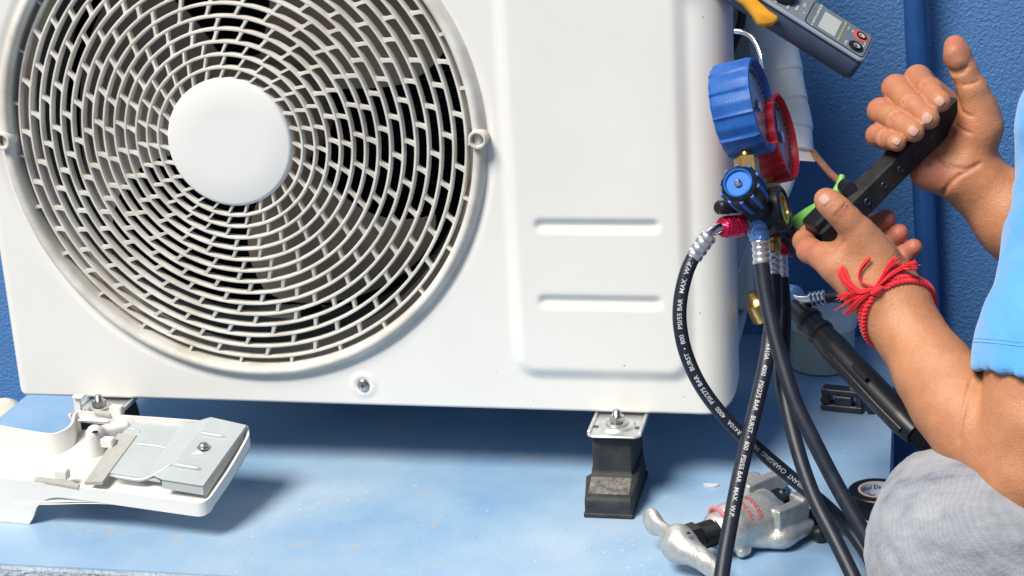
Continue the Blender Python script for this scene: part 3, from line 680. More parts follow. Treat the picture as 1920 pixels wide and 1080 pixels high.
# parking stub, hook
st0 = at(1384, 388, 1.44); st1 = at(1345, 389, 1.425)
pr = [(0.0050, 0)]+[(0.0056 if i % 2 else 0.0049, 0.0012*i) for i in range(1, 10)]+[(0.004, 0.0125)]
part("parking_stub", G().cyl(st0, st1+nrm(st0-st1)*0.012, 0.0048).lathe(pr, st1+nrm(st0-st1)*0.0125, st1-st0, 24), "black_plastic", man)
hk = spline([at(1378, 58, 1.50), at(1392, 60, 1.497), at(1408, 68, 1.492), at(1420, 85, 1.487), at(1428, 108, 1.483), at(1431, 130, 1.482)])
part("hanging_hook", G().tube(hk, 0.0024, 12), "chrome", man)

# ------------------------------------------------------------------ hoses
def ferrule(a, b, r, n=4):
    a = np.asarray(a, float); b = np.asarray(b, float); L = np.linalg.norm(b-a); pr = [(r*0.86, 0)]
    for k in range(n):
        pr += [(r*0.98, L*(k+0.12)/n), (r*1.06, L*(k+0.45)/n), (r*0.98, L*(k+0.78)/n), (r*0.90, L*(k+0.95)/n)]
    return G().lathe(pr+[(r*0.9, L)], a, b-a, 24)
HGRP = "black charging hoses of the gauge set"
def hose(pts, r, label, prints=(), name="charging_hose", n=14):
    P = spline(pts, n); lo = P[np.argmin(P[:, 2])]
    t = thing(name, label, "hose", lo, HGRP)
    part("hose_body", G().tube(P, r, 18), "hose_rubber", t)
    s = np.r_[0, np.cumsum(np.linalg.norm(np.diff(P, axis=0), axis=1))]
    for body, px, py, size, side, bold, spread in prints:
        g_ = G(); q = [np.linalg.norm(CAM+ray(px, py)*((p-CAM)@CW)-p) for p in P]; s0 = s[int(np.argmin(q))]
        text_on_path(g_, body, P, r, s0, size, side, bold=bold, spread=spread); part("printing", g_, "hose_print", t, smooth=0)
    return t, P
zr = 0.0065
hA, PA = hose([at(1300, 482, 1.425), at(1287, 512, 1.424), at(1276, 560, 1.425), at(1275, 610, 1.427), at(1288, 668, 1.430), at(1318, 730, 1.433), at(1368, 793, 1.438), at(1430, 850, 1.445), at(1495, 905, 1.455), at(1545, 945, 1.462),
               at(1590, 990, 1.462), at(1625, 1040, 1.450), at(1650, 1085, 1.440), at(1672, 1140, 1.425)], 0.0056,
              "black printed hose curving from the red elbow coupling across the unit's corner",
              [("REFRIGERANT  CHARGING  HOSE  •  R410A   4000   PSI/275 BAR   BURST  •  800   PSI/55 BAR   MAX.  W.P.", 1529, 931, 0.0050, -1, 0.00003, 1.02)])
hB, PB = hose([at(1451, 516, 1.470), at(1452, 560, 1.466), at(1445, 620, 1.458), at(1434, 690, 1.446), at(1418, 760, 1.432), at(1400, 835, 1.418), at(1383, 910, 1.402), at(1368, 990, 1.386), at(1356, 1060, 1.374), at(1346, 1140, 1.36)], 0.0060,
              "black printed hose hanging straight down in front of the silver tool",
              [("R410A   4000   PSI/275 BAR   BURST  •  800   PSI/55 BAR   MAX.  W.P.", 1438, 650, 0.0050, 1, 0.00003, 1.02)])
hC, PC = hose([at(1428, 494, 1.440), at(1434, 540, 1.438), at(1446, 600, 1.434), at(1464, 670, 1.428), at(1490, 752, 1.420), at(1520, 815, 1.414), at(1558, 890, 1.408), at(1598, 962, 1.400), at(1632, 1022, 1.393), at(1655, 1076, 1.385), at(1672, 1130, 1.376)], 0.0062,
              "thick black hose from the blue coupling running down beside the denim knee")
hD, PD = hose([at(1466, 522, 1.498), at(1470, 580, 1.492), at(1468, 640, 1.482), at(1465, 700, 1.470), at(1474, 755, 1.458), at(1488, 815, 1.448), at(1507, 880, 1.436), at(1532, 945, 1.424), at(1566, 1012, 1.410), at(1598, 1078, 1.396), at(1620, 1130, 1.386)], 0.0060,
              "black hose from the lower red coupling ending left of the thick one")
# couplings and crimped ends belong to their hoses
e0 = at(1392, 423, 1.445); e1 = at(1353, 426, 1.432)
part("coupling", knurl(e0, e1, 0.0088, 2), "red_anodised", hA, smooth=0)
part("elbow", G().tube(spline([at(1356, 426, 1.433), at(1346, 429, 1.430), at(1334, 436, 1.427), at(1326, 446, 1.425)], 6), 0.0042, 14), "chrome", hA)
part("crimp_sleeve", ferrule(at(1330, 440, 1.426), at(1298, 484, 1.425), 0.0068, 4), "crimp", hA)
part("coupling", knurl(at(1420, 403, 1.447), at(1424, 452, 1.444), 0.0087, 1), "blue_anodised", hC, smooth=0)
part("crimp_sleeve", ferrule(at(1425, 450, 1.444), at(1428, 497, 1.440), 0.0066, 4), "crimp", hC)
part("coupling", knurl(at(1449, 430, 1.478), at(1451, 473, 1.474), 0.0062, 1), "brass", hB, smooth=0)
part("crimp_sleeve", ferrule(at(1450, 472, 1.474), at(1451, 520, 1.470), 0.0056, 4), "crimp", hB)
part("coupling", knurl(at(1463, 437, 1.505), at(1466, 479, 1.502), 0.0076, 1), "red_anodised", hD, smooth=0)
part("crimp_sleeve", ferrule(at(1465, 477, 1.502), at(1467, 524, 1.497), 0.0052, 4), "crimp", hD)
# hose on the lower service valve: blue coupling, bright elbow, ribbed sleeve
hE, PE = hose([at(1545, 558, 1.535), at(1570, 556, 1.53), at(1605, 566, 1.52), at(1640, 590, 1.50), at(1680, 630, 1.48), at(1730, 690, 1.46), at(1780, 760, 1.44), at(1830, 840, 1.42)], 0.0055,
              "black hose leaving the lower blue coupling behind the wrist")
part("coupling", knurl(at(1473, 552, 1.560), at(1494, 556, 1.545), 0.0092, 2), "blue_anodised", hE, smooth=0)
part("elbow", G().tube(spline([at(1492, 557, 1.546), at(1503, 562, 1.541), at(1514, 563, 1.538), at(1522, 561, 1.536)], 5), np.linspace(0.0042, 0.0058, 16), 14), "chrome", hE)
part("crimp_sleeve", ferrule(at(1516, 562, 1.538), at(1548, 557, 1.535), 0.0066, 4), "chrome", hE)
# brass cap of the second service valve
bc = at(1424, 578, 1.60); single("brass_valve", G().lathe([(0.009, -0.012), (0.0105, -0.010), (0.0105, 0.004), (0.0085, 0.006), (0.006, 0.010), (0.006, 0.016)], bc, nrm(V(-0.35, 0.1, 0.85)), 24, rad=lambda t, i: 1+0.02*math.cos(18*t)), "brass", "brass knurled valve cap behind the hoses at the unit's side", "valve", bc)

# ------------------------------------------------------------------ clamp meter at the top
al = math.radians(46); UR = nrm(CR*0.535+CU*0.845)
MN = nrm(-CW*math.cos(al)+UR*math.sin(al)); MX = nrm(UR*math.cos(al)+CW*math.sin(al)); MY = nrm(np.cross(MN, MX))
ME = at(1631, 93, 1.497)                                   # middle of the lower end of the face
met = thing("clamp_meter", "grey digital clamp meter with orange trigger hanging at the top", "clamp meter", ME)
def ml(x, y, z=0.0): return ME+MX*x+MY*y+MN*z              # x across, y towards the jaw, z out of the face
def rpoly(w, y0, y1, r, n=5):
    out = []
    for cx, cy, a0 in ((w-r, y1-r, 0), (-w+r, y1-r, 90), (-w+r, y0+r, 180), (w-r, y0+r, 270)):
        out += [(cx+r*math.cos(math.radians(a0+90*k/n)), cy+r*math.sin(math.radians(a0+90*k/n))) for k in range(n+1)]
    return out
MW = 0.0200
part("body", G().prism(rpoly(MW, 0, 0.150, 0.0055), ME, MX, MY, MN, -0.0245, -0.004, bev=0.003), "meter_body", met, smooth=50)
part("bezel", G().prism(rpoly(MW, 0, 0.150, 0.0055), ME, MX, MY, MN, -0.0042, 0.0, bev=0.0014), "meter_edge", met, smooth=50)
part("face", G().prism(rpoly(MW-0.0022, 0.0022, 0.148, 0.004), ME, MX, MY, MN, -0.001, 0.0004), "meter_face", met, smooth=0)
part("display_panel", G().prism(rpoly(MW-0.0026, 0.0030, 0.0580, 0.0035), ME, MX, MY, MN, 0.0002, 0.0007), "meter_panel", met, smooth=0)
part("panel_outline", G().prism(rpoly(MW-0.0020, 0.0024, 0.0590, 0.004), ME, MX, MY, MN, 0.0001, 0.00055), "black_plastic", met, smooth=0)
part("screen", G().prism([(-0.0135, 0.031), (0.0115, 0.031), (0.0115, 0.047), (-0.0135, 0.047)], ME, MX, MY, MN, 0.0004, 0.0010), "meter_lcd", met, smooth=0)
for x, mm in ((0.0085, "print_red"), (-0.0085, "black_plastic")):
    jk = part("probe_socket", G().lathe([(0.0068, 0.0006), (0.0068, 0.0011), (0.0050, 0.0012)], ml(x, 0.0115), MN, 28), mm, met)
    part("socket_ring", G().lathe([(0.0044, 0.0009), (0.0044, 0.0024), (0.0034, 0.0026), (0.0032, 0.0010), (0.0022, 0.0010)], ml(x, 0.0115), MN, 24), "black_plastic", jk)
    part("socket_contact", G().lathe([(0.0031, 0.0010), (0.0031, 0.0019), (0.0019, 0.0019), (0.0017, 0.0008)], ml(x, 0.0115), MN, 20), "meter_lcd", jk)
dial = part("range_dial", G().lathe([(0.0155, 0.0003), (0.0155, 0.0040), (0.0145, 0.0052), (0, 0.0052)], ml(0, 0.088), MN, 72, rad=lambda t, i: 1+0.012*math.cos(36*t)), "black_plastic", met, smooth=30)
part("dial_grip", G().box(ml(0, 0.088, 0.0068), 0.0036, 0.0140, 0.0024, X=nrm(MX*0.6+MY*0.8), Y=nrm(MX*-0.8+MY*0.6), Z=MN, bev=0.001), "meter_body", dial)
tx = G()
def mt(body, x, y, size, g_=tx): flat_text(g_, body, ml(x, y), MX, MY, MN, size, lift=0.0012, bold=0.00004)
mt("OFF", 0.0020, 0.0645, 0.0034); mt("400A", -0.0075, 0.0690, 0.0034); mt("40A", -0.0135, 0.0760, 0.0034); mt("1000V", -0.0145, 0.0870, 0.0034); mt("600", -0.0140, 0.0970, 0.0034); mt("CE", 0.0150, 0.0680, 0.0040); mt("△", -0.0082, 0.0625, 0.003)
mt("AC DIGITAL CLAMP METER", -0.0005, 0.0520, 0.0029); mt("COM", -0.0125, 0.0205, 0.0030); mt("V/Ω", 0.0080, 0.0195, 0.0026); mt("CAT III", 0.0085, 0.0235, 0.0018); mt("600V MAX", 0.0, 0.0060, 0.0018)
for x, y in ((0.004, 0.070), (-0.002, 0.0715), (-0.0075, 0.0765), (-0.0110, 0.082)): tx.lathe([(0.0005, 0.0005), (0.0005, 0.0009)], ml(x, y), MN, 8)
part("lettering", tx, "print_white", met, smooth=0)
ty = G(); mt("INSULATION TEST 500V-1000V", -0.0005, 0.0275, 0.0023, ty); part("yellow_lettering", ty, "print_yellow", met, smooth=0)
# trigger and jaw
tro = at(1420, 20, 1.486); pxm = 1.486/FPX
tpoly = [(1366, -30), (1372, -6), (1392, 8), (1409, 28), (1418, 44), (1429, 50), (1449, 47), (1458, 40), (1456, 31), (1440, 21), (1420, 2), (1402, -26)]
part("trigger", G().prism([((x-1420)*pxm, -(y-20)*pxm) for x, y in tpoly], tro, CR, CU, -CW, -0.007, 0.0065, bev=0.0022), "orange_plastic", met, smooth=50)
part("trigger_grip", sum_grip, "orange_plastic", met) if False else None
jw = [ml(0.0, 0.150, -0.012)+MY*(0.034-0.036*math.cos(a))+MX*0.030*math.sin(a) for a in np.linspace(0.0, 2*math.pi, 40)]
part("jaw", G().tube(jw, 0.0085, 12), "meter_body", met)

# ------------------------------------------------------------------ wrapped line set, copper pipe, strap
wp = spline([at(1405, -160, 1.68), at(1428, -60, 1.675), at(1446, 60, 1.665), at(1468, 160, 1.655), at(1484, 235, 1.648), at(1488, 292, 1.642)])
rw = np.interp(np.linspace(0, 1, len(wp)), [0, 0.3, 0.55, 0.75, 0.86, 1], [0.0205, 0.0205, 0.0212, 0.0200, 0.0175, 0.0185])
lin = thing("wrapped_pipe", "white wrapped pipe coming down between the gauges and the wall", "pipe", wp[-1])
wp = spline(wp[::4], 14); rw = np.interp(np.linspace(0, 1, len(wp)), np.linspace(0, 1, len(rw)), rw); sw_ = np.r_[0, np.cumsum(np.linalg.norm(np.diff(wp, axis=0), axis=1))]; rw = rw+0.0011*((sw_/0.026) % 1.0)
gw = G().tube(wp, rw, 28); gv = np.array(gw.v); gv += 0.0034*np.stack([vnoise(gv, 42, i) for i in range(3)], 1)*np.clip((wp[0][2]-gv[:, 2:3])/0.25, 0.15, 1); gw.v = [tuple(x) for x in gv]
part("wrapping", gw, "white_wrap", lin, smooth=60)
fv = [at(1452, 262, 1.628), at(1503, 255, 1.634), at(1520, 272, 1.640), at(1544, 300, 1.630), at(1545, 304, 1.630), at(1480, 300, 1.622), at(1454, 292, 1.622)]
fb_ = [p+CW*0.012+V(0, 0, 0.002) for p in fv]; nf = len(fv)
part("tape_end", G().add(fv+fb_, [tuple(range(nf))[::-1], tuple(range(nf, 2*nf))]+[(k_, (k_+1) % nf, nf+(k_+1) % nf, nf+k_) for k_ in range(nf)]), "white_wrap", lin, smooth=30)
part("lower_tape", G().tube(spline([at(1486, 300, 1.65), at(1478, 330, 1.652), at(1466, 362, 1.655), at(1448, 400, 1.66)], 5), 0.007, 12), "white_wrap", lin)
part("rear_insulation", G().tube(spline([at(1385, -40, 1.72), at(1392, 40, 1.715), at(1400, 110, 1.71), at(1410, 220, 1.70)], 6), 0.0105, 16), "foam_grey", lin)
cpp = spline([at(1520, 280, 1.640), at(1541, 306, 1.60), at(1556, 324, 1.545), at(1572, 338, 1.480), at(1592, 356, 1.430)], 8)
single("copper_pipe", G().tube(cpp, 0.0031, 16), "copper", "thin copper pipe running from the white wrapping into the black bar", "pipe", cpp[-1])
gp = spline([at(1580, 328, 1.462), at(1572, 352, 1.462), at(1556, 378, 1.462), at(1536, 394, 1.470), at(1516, 406, 1.480), at(1500, 418, 1.490)], 6)
grn = thing("green_tool_handle", "bright green handle behind the left thumb and black bar", "tool handle", gp[-1])
part("grip", G().tube(gp, np.interp(np.linspace(0, 1, len(gp)), [0, 0.3, 0.5, 1], [0.0025, 0.0040, 0.0070, 0.0075]), 16), "green_plastic", grn)

# ------------------------------------------------------------------ black flaring bar held by both hands
B0, B1 = at(1792, 198, 1.452), at(1545, 442, 1.424)
BX = nrm(B1-B0); Bn = nrm(-CW*0.86+nrm(CR*0.70+CU*0.714)*-0.0+nrm(CR*-0.70+CU*0.714)*-0.50); Bn = nrm(Bn-BX*(Bn@BX)); BY = np.cross(Bn, BX)
bar = thing("flaring_bar", "black iron flaring bar gripped by both hands", "flaring tool", B1)
bcn = (B0+B1)/2; BL = np.linalg.norm(B1-B0)/2
part("bar", G().box(bcn, BL, 0.0105, 0.0085, X=BX, Y=BY, Z=Bn, bev=0.0012), "black_iron", bar, smooth=30)
for q in np.linspace(-0.55, 0.70, 6):
    part("die_hole", G().lathe([(0.0034, 0.0002), (0.0030, 0.0007), (0.0022, 0.0006), (0.0018, -0.0006), (0, -0.0006)], bcn+BX*BL*q+Bn*0.0085, Bn, 18), "gun_metal", bar)
part("clamp_block", G().box(B1-BX*0.010, 0.016, 0.0125, 0.0115, X=BX, Y=BY, Z=Bn, bev=0.002).box(B1-BX*0.004-BY*0.004, 0.010, 0.016, 0.0095, X=BX, Y=BY, Z=Bn, bev=0.002), "black_plastic", bar)
cb = at(1588, 352, 1.435); part("pipe_collar", G().lathe([(0.0052, -0.012), (0.0062, -0.010), (0.0066, 0.006), (0.0056, 0.008)], cb, nrm(cpp[-8]-cpp[-1]), 20), "black_plastic", bar)

# ------------------------------------------------------------------ the plastic cover lying on the slab
CZ = 0.036
def cz(px, py, z=CZ):                              # the tray leans on the foot: its rim lies in a gently tilted plane
    r = ray(px, py); return CAM+r*((0.0885+(z-CZ)+0.344*CAM[1]-CAM[2])/(r[2]-0.344*r[1]))
cov = thing("valve_cover", "white plastic valve cover lying upside down in front of the outdoor unit", "cover", V(0.1, -0.06, 0))
def wall_strip(g_, top, bot, th):
    """upright wall following a polyline: top and bottom points given, thickness inwards (left of travel)"""
    top = np.asarray(top, float); bot = np.asarray(bot, float); n = len(top)
    T = np.gradient(top, axis=0); N = np.stack([-T[:, 1], T[:, 0], T[:, 0]*0], 1); N /= np.linalg.norm(N, axis=1)[:, None]
    v = np.vstack([top, bot, bot+N*th, top+N*th]); f = []
    for i in range(n-1):
        for a in range(4):
            b_ = (a+1) % 4; f.append((a*n+i, a*n+i+1, b_*n+i+1, b_*n+i))
    f += [(0, n, 2*n, 3*n), (n-1, 4*n-1, 3*n-1, 2*n-1)]; g_.add(v, [t[::-1] for t in f])
# plan of the tray, counter-clockwise seen from above, starting at the left on the near side
near = [cz(-60, 889), cz(0, 896), cz(60, 903), cz(152, 914), cz(260, 929), cz(352, 942)]
end_ = [cz(372, 944), cz(384, 941), cz(396, 931), cz(432, 878), cz(462, 826), cz(467, 813), cz(466, 803), cz(456, 796)]
back = [cz(395, 790), cz(310, 783), cz(236, 778), cz(178, 772), cz(146, 769)]
g1 = G()
nr_ = spline(near+end_[:3], 6); bt = nr_.copy()
for i, p in enumerate(bt):           # near wall: deep at the left end, arched away under the tray, shallow lip at the right
    px = 960+FPX*((nr_[i]-CAM)@CR)/((nr_[i]-CAM)@CW); t_ = np.clip((px-50)/62, 0, 1)
    p[2] = 0.0005 if px < 50 else 0.0005+(p[2]-0.013)*math.sqrt(max(0, 1-(1-t_)**2))
wall_strip(g1, nr_, bt, 0.0022)
en = spline(end_[2:]+back, 6); bt = en.copy(); bt[:, 2] -= 0.011; wall_strip(g1, en, bt, 0.0022)
lf = spline([cz(146, 769), cz(137, 776), cz(134, 790), cz(126, 801), cz(108, 810), cz(92, 812), cz(50, 806), cz(0, 797), cz(-60, 788)], 6); bt = lf.copy(); bt[:, 2] -= 0.030; wall_strip(g1, lf, bt, 0.0022)
fl_out = np.vstack([nr_, en[1:], lf[1:]]); nfo = len(fl_out)
top_ = [(x, y, z-0.0100-0.012*sst(0.17, 0.05, x)) for x, y, z in fl_out]; bot_ = [(x, y, z-0.002) for x, y, z in top_]
g1.add(top_+bot_, [tuple(range(nfo)), tuple(range(nfo, 2*nfo))[::-1]])
part("tray", g1, "white_plastic", cov, smooth=45)
# pressed metal plate with raised end
zp = CZ-0.004
P1 = [cz(300, 902, zp), cz(192, 884, zp), cz(232, 808, zp), cz(255, 789, zp), cz(372, 797, zp)]
def slabpoly(g_, pts, th=0.0015):
    n = len(pts); lo_ = [np.asarray(p)-V(0, 0, th) for p in pts]; g_.add(list(pts)+lo_, [tuple(range(n)), tuple(range(n, 2*n))[::-1]]+[(k_, n+k_, n+(k_+1) % n, (k_+1) % n) for k_ in range(n)])
def ccw(pts):
    p = np.asarray(pts); a = 0.5*np.sum(p[:, 0]*np.roll(p[:, 1], -1)-p[:, 1]*np.roll(p[:, 0], -1)); return list(p if a > 0 else p[::-1])
gp_ = G(); slabpoly(gp_, ccw(P1))
zh = CZ+0.006
ra, rb, rc_, rd, re_ = cz(330, 858, zh), cz(395, 782, zh), cz(456, 792, zh), cz(466, 806, zh-0.004), cz(381, 917, zh-0.004)
rf = cz(303, 899, zh-0.001)
l0, l1 = cz(278, 888, zp+0.0004), cz(335, 800, zp+0.0004)
gp_.add([l0, rf, ra, rb, l1], [(0, 1, 2), (0, 2, 3, 4)]) if False else None
top = [rf, re_+V(0, 0, 0.003), cz(462, 797, zh), rb]                    # raised pad
nt2 = len(top); slabpoly(gp_, ccw(top), 0.0016)
gp_.add([l0, rf, rb, l1], [(0, 1, 2, 3)])                                # slope up to it
gp_.add([rf+V(0, 0, 0), re_+V(0, 0, 0.003), re_-V(0, 0, 0.006), rf-V(0, 0, 0.0085)], [(0, 3, 2, 1)])
gp_.add([re_+V(0, 0, 0.003), cz(462, 797, zh), cz(468, 806, zh-0.010), re_+V(0.002, -0.002, -0.007)], [(0, 3, 2, 1)])
plate = part("metal_plate", gp_, "plate_grey", cov, smooth=0)
def rib(pts, r, m_="plate_grey", nm="pressed_rib"):
    p_ = spline(pts, 6); w_ = np.interp(np.linspace(0, 1, len(p_)), [0, 0.12, 0.88, 1], [0.2, 1, 1, 0.2])*r; part(nm, G().tube(p_, w_, 10), m_, plate)
rib([cz(372, 812, zh), cz(395, 815, zh), cz(422, 819, zh)], 0.0022); rib([cz(322, 870, zh), cz(350, 875, zh), cz(376, 879, zh)], 0.0022)
rib([cz(248, 832, zp), cz(280, 835, zp), cz(314, 840, zp)], 0.0016); rib([cz(205, 891, zp), cz(240, 897, zp), cz(268, 899, zp), cz(300, 884, zp+0.004), cz(322, 870, zh)], 0.0017)
rib([cz(238, 804, zp), cz(255, 806, zp), cz(262, 812, zp)], 0.0014)
c0 = cz(382, 839, zh); part("plate_screw", G().lathe([(0.0062, 0), (0.0062, 0.001), (0.0042, 0.0014), (0.0042, 0.0030), (0.003, 0.0042), (0, 0.0044)], c0, (0, 0, 1), 20), "screw_steel", plate)
tri = [cz(358, 853, zh), cz(382, 852, zh), cz(374, 844, zh)]; ga_ = G(); slabpoly(ga_, ccw([p+V(0, 0, 0.0006) for p in tri]), 0.0008); part("triangle_mark", ga_, "white_plastic", plate, smooth=0)
gf = G(); slabpoly(gf, ccw([cz(158, 904, CZ-0.003), cz(192, 903, CZ-0.003), cz(256, 816, CZ-0.003), cz(222, 812, CZ-0.003)]), 0.003); part("foam_strip", gf, "foam_grey", cov, smooth=0)
gf = G(); slabpoly(gf, ccw([cz(64, 901, CZ+0.001), cz(66, 893, CZ+0.001), cz(128, 900, CZ+0.001), cz(150, 908, CZ+0.001), cz(146, 913, CZ+0.001)]), 0.002); part("foam_edge", gf, "foam_grey", cov, smooth=0)
gf = G(); slabpoly(gf, ccw([cz(176, 774, CZ+0.002), cz(178, 768, CZ+0.002), cz(206, 772, CZ+0.002), cz(206, 778, CZ+0.002)]), 0.002); part("foam_edge", gf, "foam_grey", cov, smooth=0)
# inner frame of the deep end: rounded floor, screw post, wedge, clips
po = cz(180, 846, 0.018); fl = Field(po-V(0.12, 0.08, 0.04), po+V(0.10, 0.10, 0.05), 0.0016)
fl.cap(po, cz(178, 812, CZ+0.004), 0.0100, 0.0080, 0.004)
w0, w1 = cz(232, 792, CZ-0.002), cz(188, 812, CZ-0.002); fl.box((w0+w1)/2+V(0, 0, -0.004), (np.linalg.norm(w0-w1)/2+0.004, 0.0065, 0.007), nrm((w0-w1)*V(1, 1, 0)), nrm(np.cross(V(0, 0, 1), nrm((w0-w1)*V(1, 1, 0)))), V(0, 0, 1), 0.003, 0.005)
part("screw_post", fl.nets(), "white_plastic", cov, smooth=180)
tp = cz(178, 810, CZ+0.0117); part("post_hole", G().lathe([(0.0030, 0), (0.0026, 0.0004)], tp, (0, 0, 1), 16), "inner_shade", cov)
for px, py, z_ in ((117, 888, CZ), (203, 829, CZ-0.001), (219, 769, CZ+0.002)):
    q = cz(px, py, z_); ax_ = nrm((cz(px+20, py+2, z_)-q)*V(1, 1, 0)); part("clip", G().box(q, 0.0062, 0.0040, 0.0045, X=ax_, Y=np.cross(V(0, 0, 1), ax_), Z=(0, 0, 1), bev=0.001), "white_plastic", cov)
q0 = cz(140, 772, CZ); part("tab", G().box(q0+V(0.001, 0.006, 0.006), 0.0035, 0.0015, 0.0085, bev=0.0007).box(q0+V(0.004, 0.004, 0.0135), 0.0055, 0.0028, 0.0015, bev=0.0007), "white_plastic", cov)

# ------------------------------------------------------------------ tools on the slab
# silver flaring yoke with wing handle
def gz(px, py, z): return atZ(px, py, z)
yk = thing("flaring_yoke", "silver cast flaring tool with wing handle lying on the blue slab", "flaring tool", atZ(1430, 1010, 0))
A0, A1 = gz(1284, 1016, 0.026), gz(1425, 968, 0.026); YA = nrm((A1-A0)*V(1, 1, 0)); YL = nrm(np.cross(V(0, 0, 1), YA)); YU = V(0, 0, 1)
def yp(a, l, u): return A0+YA*a+YL*l+V(0, 0, u)
fl = Field(np.min([gz(1330, 1050, 0.0), gz(1530, 890, 0.0), gz(1400, 880, 0)], 0)-0.03, np.max([gz(1330, 1050, 0.05), gz(1530, 890, 0.05), gz(1400, 880, 0.05)], 0)+0.03, 0.0012)
fl.cap(gz(1352, 993, 0.024), gz(1370, 987, 0.024), 0.0165, 0.0195, 0.002)             # barrel, tapering to the screw
fl.cap(gz(1370, 987, 0.024), gz(1424, 969, 0.024), 0.0200, 0.0205, 0.002)
fl.cap(gz(1420, 1004, 0.012), gz(1462, 1002, 0.0115), 0.0135, 0.0150, 0.004, squash=(YU, 0.72))   # near arm's rounded foot
fl.cap(gz(1462, 1002, 0.0115), gz(1500, 985, 0.0115), 0.0150, 0.0125, 0.003, squash=(YU, 0.72))
nj0, nj1 = gz(1458, 978, 0.026), gz(1506, 957, 0.026); jx = nrm((nj1-nj0)*V(1, 1, 0)); jy = np.cross(YU, jx)
fl.box((nj0+nj1)/2, (np.linalg.norm(nj1-nj0)/2+0.003, 0.0050, 0.0110), jx, jy, YU, 0.0014, 0.002)  # near jaw
fl.box(nj1+jy*0.004+V(0, 0, 0.0085), (0.0042, 0.0085, 0.0045), jx, jy, YU, 0.0014, 0.001)
fa0, fa1 = gz(1402, 932, 0.026), gz(1468, 904, 0.026)
fl.box((fa0+fa1)/2, (np.linalg.norm(fa1-fa0)/2+0.003, 0.0048, 0.0125), jx, jy, YU, 0.0014, 0.002)  # far jaw
fl.box(fa1-jy*0.004+V(0, 0, 0.0075), (0.0042, 0.0085, 0.0050), jx, jy, YU, 0.0014, 0.001)
fl.cap(gz(1402, 925, 0.026), gz(1414, 904, 0.030), 0.0110, 0.0090, 0.004)
fl.box((nj0+nj1+fa0+fa1)/4-V(0, 0, 0.016), (0.020, 0.022, 0.004), jx, jy, YU, 0.002, 0.003)   # floor of the yoke
fl.cap(gz(1424, 969, 0.022), (nj0+fa0)/2+jx*0.004, 0.0195, 0.0165, 0.003)
fl.box((nj0+nj1+fa0+fa1)/4+jx*0.004+V(0, 0, 0.010), (0.0155, 0.0115, 0.0200), jx, jy, YU, 0.002, 0.0015, op='sub')
fl.cap(gz(1390, 1034, 0.007), gz(1398, 1030, 0.007), 0.0050, 0.0050, 0.003)
part("yoke", fl.nets(), "cast_silver", yk, smooth=180)
sc0 = sc1 = (nj0+nj1+fa0+fa1)/4
part("slide_block", G().box((sc0+sc1)/2-V(0, 0, 0.004), 0.011, 0.0105, 0.012, X=jx, Y=jy, Z=YU, bev=0.0015).cyl(gz(1470, 945, 0.022), gz(1530, 968, 0.018), 0.0042), "black_plastic", yk)
part("lock_screw", G().lathe([(0.0030, -0.004), (0.0058, -0.002), (0.0058, 0.002), (0.0030, 0.003)], gz(1474, 926, 0.032), nrm(V(0.6, -0.6, 0.4)), 18), "chrome", yk)
# feed screw, nut, pink ring
pr = []
for i in range(15): pr += [(0.0112, 0.012+0.0018*i), (0.0100, 0.0129+0.0018*i)]
part("feed_screw", G().lathe([(0.0100, 0.0)]+pr+[(0.0100, 0.056)], A0, YA, 32), "black_plastic", yk, smooth=20)
part("hex_nut", G().lathe([(0.0120, 0.002), (0.0135, 0.003), (0.0135, 0.0125), (0.0120, 0.0135)], A0, YA, 6), "black_plastic", yk, smooth=0)
tor = [((0.0135+0.0016*math.cos(a)), 0.0365+0.0016*math.sin(a)) for a in np.linspace(0, 2*math.pi, 10, endpoint=False)]
part("pink_ring", G().lathe(tor, A0, nrm(YA+V(0, 0, 0.18)), 40, closed=True), "pink_ring", yk)
# wing handle
fl = Field(np.minimum(gz(1200, 960, 0.0), gz(1360, 1110, 0.0))-0.05, np.maximum(gz(1200, 960, 0.05), gz(1360, 1110, 0.05))+0.05, 0.0013)
hb_ = A0-YA*0.006; fl.ell(hb_, (0.0135, 0.0150, 0.0165), YA, YL, YU, 0.004)
w1, w2 = gz(1262, 1008, 0.026), gz(1224, 978, 0.030); fl.cap(hb_, w1, 0.0125, 0.0085, 0.006); fl.cap(w1, w2, 0.0085, 0.0085, 0.005, squash=(nrm(YA+YU*0.3), 0.62)); fl.ell(w2, (0.006, 0.010, 0.0120), nrm(YA), YL, YU, 0.006)
w1, w2 = gz(1322, 1052, 0.022), gz(1352, 1086, 0.016); fl.cap(hb_, w1, 0.0125, 0.0088, 0.006); fl.cap(w1, w2, 0.0088, 0.0095, 0.005, squash=(nrm(YA), 0.65))
part("wing_handle", fl.nets(), "cast_silver", yk, smooth=180)
hh = gz(1291, 1001, 0.0415); part("pin_hole", G().lathe([(0.0018, 0), (0.0014, 0.0005)], hh+V(0, 0, 0.0005), (0, 0, 1), 12), "inner_shade", yk)
# red print on the barrel
bx0, bx1 = gz(1376, 985, 0.024), gz(1420, 970.5, 0.024); BA = nrm(bx1-bx0); BU = nrm(YU-BA*(YU@BA)); BLt = np.cross(BU, BA); gt = G()
for body, a_, size in (("EXPANDER", 0.0125, 0.0062), ("45° SAVE PAT.", 0.0035, 0.0054)):
    v_, f_ = text_verts(body, size, 'CENTER', 0.00006, cuts=4); R_ = 0.0209; pts_ = []
    for x, y, _z in v_:
        ph = x/R_+0.35; pts_.append(bx0+BA*(a_+y)+(-BLt*math.sin(ph)+BU*math.cos(ph))*R_)
    gt.add(pts_, f_)
part("red_print", gt, "print_red", yk, smooth=0)

